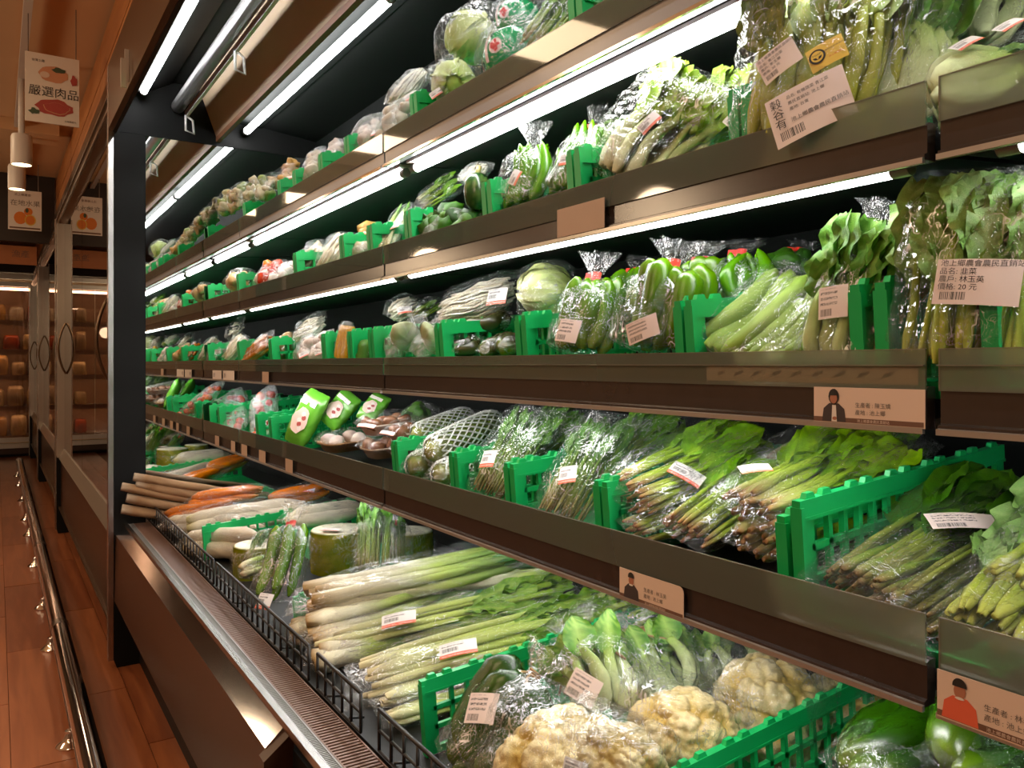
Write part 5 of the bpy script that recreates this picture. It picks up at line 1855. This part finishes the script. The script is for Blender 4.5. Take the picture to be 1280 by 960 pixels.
def tray(key, u, v, X, wpx, dep, label, goods, n, mat, woven=False, rs=1.0, st=()):
    """a shallow open tray with goods under stretched film; wpx its width along the shelf"""
    d, Y = depth(u, X)
    wy = wpx * d / 1000 * .9
    p = place(u, v, X, key, .0)
    M = Matrix.Translation(p) @ Matrix.Rotation(-math.atan(TILT), 4, 'Y')
    t = thing('mushroom_tray', label, 'tray', M=M)
    g = G()
    h = .026
    prof = []
    nq = 28
    V3, C = [], []
    for (s, z) in ((.80, 0), (1.0, h), (1.06, h + .002), (1.05, h - .003), (.95, h - .004), (.78, .004)):
        for q in range(nq):
            a = 2 * math.pi * q / nq
            x = dep / 2 + dep / 2 * s * math.copysign(abs(math.cos(a)) ** .45, math.cos(a))
            y = wy / 2 * s * math.copysign(abs(math.sin(a)) ** .45, math.sin(a))
            V3.append((x, y, z))
    F = [(i * nq + q, i * nq + (q + 1) % nq, (i + 1) * nq + (q + 1) % nq, (i + 1) * nq + q) for i in range(5) for q in range(nq)]
    F += [tuple(range(nq))[::-1], tuple(range(5 * nq, 6 * nq))]
    link('tray', g.add(V3, F).mesh('tray', True, ), MAT[mat], t)
    cols, rough, r, mt = NUGS[goods]
    nx = max(2, int(dep / (2 * r * rs)))
    ny = max(2, int(wy / (2 * r * rs)))
    for i in range(nx):
        for j in range(ny):
            m = pool(('nug', goods), 5, nugget(goods, cols, rough, 2, mt))
            s = r * rs * rn(.9, 1.1)
            put(t, goods, m, Matrix.LocRotScale(Vector((dep * (i + .5) / nx, wy * ((j + .5) / ny - .5), h * .7 + r * .4 + rn(0, .004))), Euler((rn(-.6, .6), rn(-.6, .6), rn(0, 6))), (s, s, s * .8)))
    put(t, 'film_wrap', film_mesh('flat', 'film'), Matrix.Translation((-.004, 0, h + .006)) @ scale3(dep * 1.02, wy * 1.06, .05))
    if st:
        ax = (p, Vector((1, 0, 0)), Vector((0, 1, 0)), Vector((0, 0, 1)))
        stickers(t, (p + UP * (h + .012), M.to_3x3() @ Vector((1, 0, 0)), M.to_3x3() @ Vector((0, 1, 0)), M.to_3x3() @ Vector((0, 0, 1))), dep, wy, .05, [(*s[:5], .6) for s in st])
    return t


tray('D', 404, 566, .785, 62, .13, 'woven brown tray of white mushrooms at the shelf edge', 'garlic', 8, 'woven', rs=1.2)
tray('D', 458, 574, .785, 56, .13, 'brown mushroom tray at the bottom left of the tray stack', 'brownmushroom', 8, 'foamtray')
tray('D', 455, 545, .80, 54, .13, 'brown mushroom tray with red sticker stacked at the left', 'brownmushroom', 8, 'foamtray', st=[('st_red', 458, 533, 22, -25)])
tray('D', 496, 582, .785, 44, .12, 'brown mushroom tray at the bottom right of the tray stack', 'brownmushroom', 8, 'foamtray')
tray('D', 490, 556, .80, 44, .12, 'brown mushroom tray with red sticker stacked at the right', 'brownmushroom', 8, 'foamtray', st=[('st_red', 484, 542, 18, -30)])
bag('D', 'darkgreens', (500, 535, .90), (540, 508, 1.0), 40, .6, 'dark vegetable bag behind the mushroom trays', 8, name='dark_greens_bag')


def net_fruit(p0, p1, wpx, label):
    a, b = place(*p0, 'D', .03), place(*p1, 'D', .03)
    d = depth(p0[0], p0[2])[0]
    r = wpx * d / 2000
    L = (b - a).length
    t = thing('net_wrapped_melon', label, 'fruit', 'net wrapped long fruit on the fourth shelf', M=frame(a, b - a, (0, 0, 1)))
    prof = [(0, .35), (.03, .75), (.12, .98), (.5, 1.0), (.85, .97), (.97, .7), (1, .3)]
    m = pool('netfruit', 2, rod('netfruit', [(0, (.30, .30, .10)), (.15, (.20, .26, .07)), (1, (.16, .24, .05))], prof, .1, 16, 12, .02, 'veggloss'))
    put(t, 'fruit', m, scale3(L, r * .93, r * .93))
    g = G()
    ns = 15
    for sgn in (-1, 1):
        for k in range(ns):
            pts = []
            for i in range(17):
                x = .06 + .94 * i / 16
                q = 2 * math.pi * k / ns + sgn * (i * 2 * math.pi / ns * .5)
                rr_ = r * 1.02 * float(np.interp(x, [p[0] for p in prof], [p[1] for p in prof]))
                pts.append((x * L, rr_ * math.cos(q), rr_ * math.sin(q)))
            g.tube(pts, r * .055, 5, (1, 1, 1), False)
    o = link('foam_net', g.mesh('foam_net', True), MAT['foam'], t)
    o['kind'] = 'stuff'
    put(t, 'plastic_bag', film_mesh('flat', 'film'), Matrix.Translation((-.01, 0, 0)) @ scale3(L * 1.05, r * 2.1, r * 2.1))
    return t


net_fruit((535, 568, .79), (625, 525, 1.02), 42, 'net wrapped fruit lying on top, its cut end facing out')
net_fruit((518, 585, .785), (560, 565, .95), 38, 'net wrapped fruit at the left of the bottom row')
net_fruit((548, 596, .785), (600, 575, .95), 38, 'net wrapped fruit at the right of the bottom row')
net_fruit((516, 548, .83), (590, 520, 1.02), 34, 'net wrapped fruit behind the top one')
bag('D', 'herb', (612, 620, .785), (672, 515, .90), 84, .5, 'bag of dark stringy herbs with an orange banded sticker', 42, rs=1.1, st=[('st_red', 611, 574, 22, -18, 1.1)], name='herb_bag')
bag('D', 'herb', (640, 585, .86), (725, 512, 1.0), 80, .5, 'bag of bright stringy greens behind the herb bag', 34, rs=1.1, name='herb_bag')
bag('D', 'herb', (700, 650, .785), (772, 525, .92), 96, .5, 'bag of stringy greens with shiny film and orange banded sticker', 44, rs=1.1, st=[('st_red', 710, 594, 24, -12, 1.05)], name='herb_bag')
bag('D', 'amaranth', (740, 600, .86), (850, 520, 1.05), 86, .5, 'bag of fine leafy greens under the lamp behind the shiny bag', 26, name='leafy_greens_bag')
bag('D', 'spinach', (780, 622, .785), (950, 545, 1.05), 100, .55, 'upper bag of rooted spinach with a tilted red banded sticker', 38, rs=1.1, st=[('st_red', 858, 594, 44, -52, .55)], name='spinach_bag')
bag('D', 'spinach', (850, 668, .785), (980, 575, 1.0), 90, .5, 'lower bag of rooted spinach against the guard', 32, rs=1.1, name='spinach_bag')
bag('D', 'spinach', (790, 665, .775), (880, 640, .92), 60, .5, 'flat bag of brown rooted stems against the guard', 14, rs=1.1, name='spinach_bag')
bag('D', 'leaflettuce', (930, 640, .785), (1110, 548, 1.08), 112, .55, 'upper bag of crisp lettuce leaves with a red banded sticker', 32, rs=1.0, st=[('st_red', 944, 587, 40, 12, .5)], name='leaf_lettuce_bag')
bag('D', 'leaflettuce', (945, 685, .785), (1040, 620, .98), 90, .5, 'lower bag of crisp lettuce leaves beside the big basket', 26, rs=1.0, name='leaf_lettuce_bag')
bag('D', 'amaranth', (985, 600, .95), (1120, 535, 1.15), 120, .5, 'loose leafy bag at the back of the fourth shelf', 30, rs=1.2, name='leafy_greens_bag')
bag('D', 'darkstem', (1085, 765, .775), (1290, 630, 1.10), 185, .42, 'wide bag of dark leaves with white farm sticker on the fourth shelf', 60, rs=1.0, fm='film', st=[('st_beige', 1205, 655, 88, -10, .36)], name='choy_bag')
bag('D', 'amaranth', (1075, 735, .77), (1175, 690, .95), 110, .45, 'bag of brown rooted stems at the front of the big basket', 30, rs=1.3, name='leafy_greens_bag')
bag('D', 'chives', (1225, 790, .775), (1330, 680, .95), 120, .5, 'clear bag of pale stalks past the fourth shelf gap', 22, rs=1.2, name='stalk_bag')
bag('D', 'chives', (1270, 740, .82), (1370, 640, 1.0), 120, .5, 'second clear bag of pale stalks past the fourth shelf gap, farther back', 18, rs=1.2, name='stalk_bag')

# ------------------------------------------------------------------ deck E
for i, (a, b) in enumerate((((152, 636), (318, 650)), ((158, 622), (322, 642)), ((152, 608), (320, 634)), ((170, 604), (330, 626)), ((167, 596), (336, 618)))):
    X0, X1 = .42, .92
    Ya = YE - .09 - .004 * i
    # plane Y = const: solve depth from column
    def onY(u, v, Y):
        k = (u - 640) / 1000
        X = Y * (sy_ + k * cy_) / (cy_ - k * sy_)
        d = X * sy_ + Y * cy_
        return Vector((X, Y, ZC - (v - 455) * d / 1000))
    p, q = onY(*a, Ya), onY(*b, Ya - .03)
    t = thing('burdock_root', 'long brown burdock root jutting past the black end panel, ' + ['lowest of the five', 'second from below', 'third from below, shortest', 'second from the top', 'topmost of the five'][i], 'root vegetable', 'burdock roots on the deck', M=frame(p, q - p, (0, 0, 1)))
    stops, prof, r, bend, mat, rd = LONGS['burdock']
    m = pool(('long', 'burdock'), 4, rod('burdock', stops, prof, bend, 12, 12, .05, mat))
    link('burdock_root', m, None, t, scale3((q - p).length, r * rn(1.1, 1.35), r * rn(1.1, 1.35)))
bag('E', 'carrot', (206, 646, .57), (300, 628, .80), 26, .8, 'bag of orange carrots under the burdock roots', 6, cat=V, normal=(0, 0, 1), name='carrot_bag')
bag('E', 'carrot', (238, 626, .66), (335, 612, .92), 24, .8, 'bag of orange carrots right of the burdock tips', 6, normal=(0, 0, 1), name='carrot_bag')
bag('E', 'carrot', (336, 628, .88), (412, 610, 1.1), 32, .8, 'bag of big orange carrots with white sticker under the fourth shelf', 6, normal=(0, 0, 1), rs=1.1, st=[('st_red', 384, 612, 20, -8)], name='carrot_bag')
bag('E', 'carrot', (280, 600, .90), (345, 590, 1.1), 24, .8, 'bag of carrots far back near the mirror on the deck', 5, normal=(0, 0, 1), name='carrot_bag')
bag('E', 'daikon', (225, 655, .57), (400, 630, 1.02), 40, .8, 'white daikon bag with a framed sticker', 3, normal=(-.2, 0, 1), st=[('st_red', 279, 641, 28, 4, .4)], name='daikon_bag')
bag('E', 'daikon', (212, 672, .565), (330, 655, .80), 36, .8, 'white daikon bag lying lower in front of the stickered one', 3, normal=(-.2, 0, 1), name='daikon_bag')
bag('E', 'daikon', (232, 692, .56), (330, 678, .72), 34, .8, 'white daikon bag at the bottom against the wire divider', 3, normal=(-.2, 0, 1), name='daikon_bag')
bag('E', 'daikon', (355, 650, .80), (460, 632, 1.1), 30, .8, 'white daikon bag behind the long green divider', 3, normal=(-.2, 0, 1), name='daikon_bag')


def melon(u, v, X, rpx, hpx, label, tilt=0.0, st=()):
    p = P(u, v, X)
    d = depth(u, X)[0]
    r, h = rpx * d / 1000, hpx * d / 1000
    t = thing('melon_chunk', label, 'melon', 'cut winter melon chunks', M=Matrix.Translation(p - UP * h) @ Matrix.Rotation(tilt, 4, 'Y'))
    n = 28
    V3, C = [], []
    for i in range(9):
        z = h * i / 8
        for k in range(n):
            q = 2 * math.pi * k / n
            rr_ = r * (1 + .03 * math.sin(i / 8 * math.pi) + .008 * math.sin(q * 7))
            V3.append((rr_ * math.cos(q), rr_ * math.sin(q), z))
            C.append(lerp((.17, .20, .035), (.33, .30, .07), rn(0, 1) ** 2))
    link('rind', G().add(V3, [(i * n + k, i * n + (k + 1) % n, (i + 1) * n + (k + 1) % n, (i + 1) * n + k) for i in range(8) for k in range(n)], C).mesh('rind', True), MAT['veggloss'], t)
    link('cut_face', G().lathe([(r, h), (r * .93, h + .004), (r * .5, h + .005), (.001, h + .005)], n, [(.50, .56, .24), (.74, .74, .58), (.76, .76, .62), (.70, .70, .55)]).mesh('cut_face', True), MAT['veg'], t)
    put(t, 'film_wrap', film_mesh('flat', 'film'), Matrix.Translation((0, 0, -.004)) @ Matrix.Rotation(-math.pi / 2, 4, 'Y') @ scale3(h * 1.08, r * 2.04, r * 2.04))
    for s in st:
        pt, dd = ray_plane(s[1], s[2], p + UP * .012, UP)
        a = math.radians(s[4])
        tx = (RIGHT * math.cos(a) + FWD * math.sin(a))
        wm = s[3] * dd / 1000
        so = link('sticker', sticker_mesh(s[0]), None, t, t.matrix_basis.inverted() @ frame(pt, tx, UP) @ scale3(wm, wm * .6, wm * .3))
    return t


melon(322, 681, .68, 29, 56, 'winter melon chunk standing behind the wire divider')
melon(425, 662, .86, 36, 50, 'big winter melon chunk with a price sticker on its cut face', st=[('st_red', 413, 662, 24, -10)])
melon(512, 664, 1.02, 29, 34, 'winter melon chunk farthest back under the fourth shelf')
bag('E', 'herb', (310, 700, .63), (330, 665, .70), 22, .7, 'small bag of dark herbs left of the standing melon chunk', 14, name='herb_bag')
bag('E', 'scallion', (300, 716, .585), (345, 700, .68), 26, .7, 'low bag of thin stems between the melon chunk and wire divider', 10, normal=(-.3, -.2, 1), name='scallion_bag')
bag('E', 'loofah', (342, 748, .60), (372, 628, .70), 64, .7, 'tied bag with green gourds and orange sticker in front of the melons', 4, 'tied', rs=.85, st=[('st_red', 331, 752, 22, -15, .9)], name='gourd_bag')
bag('E', 'herb', (466, 716, .80), (470, 620, .86), 56, .7, 'tied bag of pale stems with red tape beside the big melon', 26, 'tied', rs=1.0, name='stem_bag')
bag('E', 'herb', (497, 700, .90), (496, 640, .95), 36, .7, 'small tied bag of pale stems behind another tied bag', 16, 'tied', rs=.9, name='stem_bag')
bag('E', 'leek', (378, 750, .60), (720, 676, 1.12), 66, .55, 'upper bag of leeks with white bulbs to the front', 12, rs=1.0, normal=(-.35, -.2, 1), name='leek_bag')
bag('E', 'leek', (385, 790, .585), (600, 728, .95), 62, .6, 'lower bag of leeks with thick brown root ends', 10, rs=1.15, normal=(-.35, -.2, 1), name='leek_bag')
bag('E', 'leek', (392, 832, .572), (540, 790, .80), 46, .7, 'low bag of leek bulbs pressed against the wire divider', 8, rs=1.15, normal=(-.35, -.2, 1), name='leek_bag')
bag('E', 'leek', (362, 792, .572), (480, 760, .76), 40, .7, 'short bag of leek bulbs right of the orange stickered gourd bag', 7, rs=1.1, normal=(-.35, -.2, 1), name='leek_bag')
bag('E', 'leek', (560, 720, .90), (760, 690, 1.15), 60, .5, 'bag of dark green leek tops under the fourth shelf', 12, rs=1.1, normal=(-.35, -.2, 1), name='leek_bag')
bag('E', 'celery', (398, 822, .59), (735, 735, 1.08), 58, .75, 'upper bag of celery with red banded sticker', 11, rs=1.15, normal=(-.4, -.25, 1), st=[('st_red', 499, 775, 44, 10, .45)], name='celery_bag')
bag('E', 'celery', (448, 868, .59), (800, 762, 1.08), 86, .6, 'middle bag of celery with browned roots and red sticker', 16, rs=1.1, normal=(-.4, -.25, 1), st=[('st_red', 573, 812, 48, 16, .45)], name='celery_bag')
bag('E', 'celery', (478, 898, .585), (640, 850, .85), 60, .7, 'lower bag of celery touching the wire divider', 10, rs=1.1, normal=(-.4, -.25, 1), name='celery_bag')
bag('E', 'celery', (700, 790, .95), (860, 745, 1.15), 80, .6, 'leafy celery tops bag behind the bok choy', 16, rs=1.0, normal=(-.4, -.25, 1), name='celery_bag')
bag('E', 'zucchini', (590, 960, .60), (690, 810, .74), 110, .62, 'bag of dark green melons with pale farm sticker beside the lattice', 6, 'tied', tie='twine', rs=1.5, st=[('st_beige', 603, 886, 44, -16, .85)], name='green_melon_bag')
bag('E', 'zucchini', (560, 985, .585), (650, 900, .68), 90, .62, 'bag of dark green melons lying lowest by the wire divider', 5, 'flat', rs=1.4, name='green_melon_bag')
bag('E', 'bokchoy', (765, 900, .78), (712, 765, .80), 116, .65, 'bok choy bag tied with twine and a tilted farm sticker', 11, 'tied', tie='twine', rs=1.0, st=[('st_beige', 730, 860, 44, -30, .78)], name='bok_choy_bag')
bag('E', 'bokchoy', (845, 880, .92), (790, 765, .93), 104, .65, 'bok choy bag tied with a long twine bow behind the cauliflower', 10, 'tied', tie='twine', rs=1.0, name='bok_choy_bag')
bag('E', 'bokchoy', (905, 865, 1.02), (868, 768, 1.03), 90, .65, 'bok choy bag at the back, tied with film', 9, 'tied', tie='none', rs=1.0, name='bok_choy_bag')
bag('E', 'bokchoy', (690, 850, .80), (740, 800, .86), 70, .65, 'bok choy bag behind the twine tied ones', 8, 'tied', tie='twine', rs=.9, name='bok_choy_bag')


def cauli(u, v, X, rpx, label, st=()):
    p = P(u, v, X)
    d = depth(u, X)[0]
    r = rpx * d / 1000
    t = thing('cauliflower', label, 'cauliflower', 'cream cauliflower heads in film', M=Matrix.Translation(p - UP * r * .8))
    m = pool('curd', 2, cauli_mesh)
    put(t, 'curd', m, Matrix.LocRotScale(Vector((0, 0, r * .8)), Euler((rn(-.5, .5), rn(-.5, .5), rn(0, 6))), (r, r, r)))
    M = frame(p + Vector((-r * .4, 0, -r * .95)), (.35, 0, 1), (-.9, -.3, .4))
    Rm = t.matrix_basis.inverted()
    put(t, 'plastic_bag', film_mesh('flat', 'film'), Rm @ M @ scale3(r * 2.0, r * 2.08, r * 1.95))
    if st:
        stickers(t, (p, M.to_3x3() @ Vector((1, 0, 0)), M.to_3x3() @ Vector((0, 1, 0)), M.to_3x3() @ Vector((0, 0, 1))), r * 2, r * 2, r * 1.9, st)
    return t


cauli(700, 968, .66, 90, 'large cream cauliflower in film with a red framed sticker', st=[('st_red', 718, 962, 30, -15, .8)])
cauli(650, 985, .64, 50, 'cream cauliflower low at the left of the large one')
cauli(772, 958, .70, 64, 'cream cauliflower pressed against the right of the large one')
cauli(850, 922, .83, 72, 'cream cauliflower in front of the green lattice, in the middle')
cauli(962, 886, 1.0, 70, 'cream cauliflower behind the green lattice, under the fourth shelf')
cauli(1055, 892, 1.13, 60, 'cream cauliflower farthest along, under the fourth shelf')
bag('E', 'zucchini', (1070, 985, .78), (1210, 900, .98), 110, .6, 'dark green gourds under the fourth shelf past the cauliflower', 6, 'flat', rs=1.4, name='green_gourd_bag')
bag('E', 'zucchini', (1200, 985, .80), (1330, 905, 1.0), 120, .6, 'dark green gourd bag under the orange shirt card', 6, 'flat', rs=1.4, name='green_gourd_bag')

# ------------------------------------------------------------------ lettering becomes mesh
bpy.context.view_layer.update()
dg = bpy.context.evaluated_depsgraph_get()
fonts = [o for o in SC.objects if o.type == 'FONT']
made = []
for o in fonts:
    made.append((o, bpy.data.meshes.new_from_object(o.evaluated_get(dg))))
for o, m in made:
    n = bpy.data.objects.new('lettering', m)
    nm = o.name
    COL.objects.link(n)
    n.parent = o.parent
    n.matrix_parent_inverse = o.matrix_parent_inverse.copy()
    n.matrix_basis = o.matrix_basis.copy()
    if not m.materials:
        m.materials.append(o.data.materials[0])
    bpy.data.objects.remove(o)
    n.name = 'lettering'
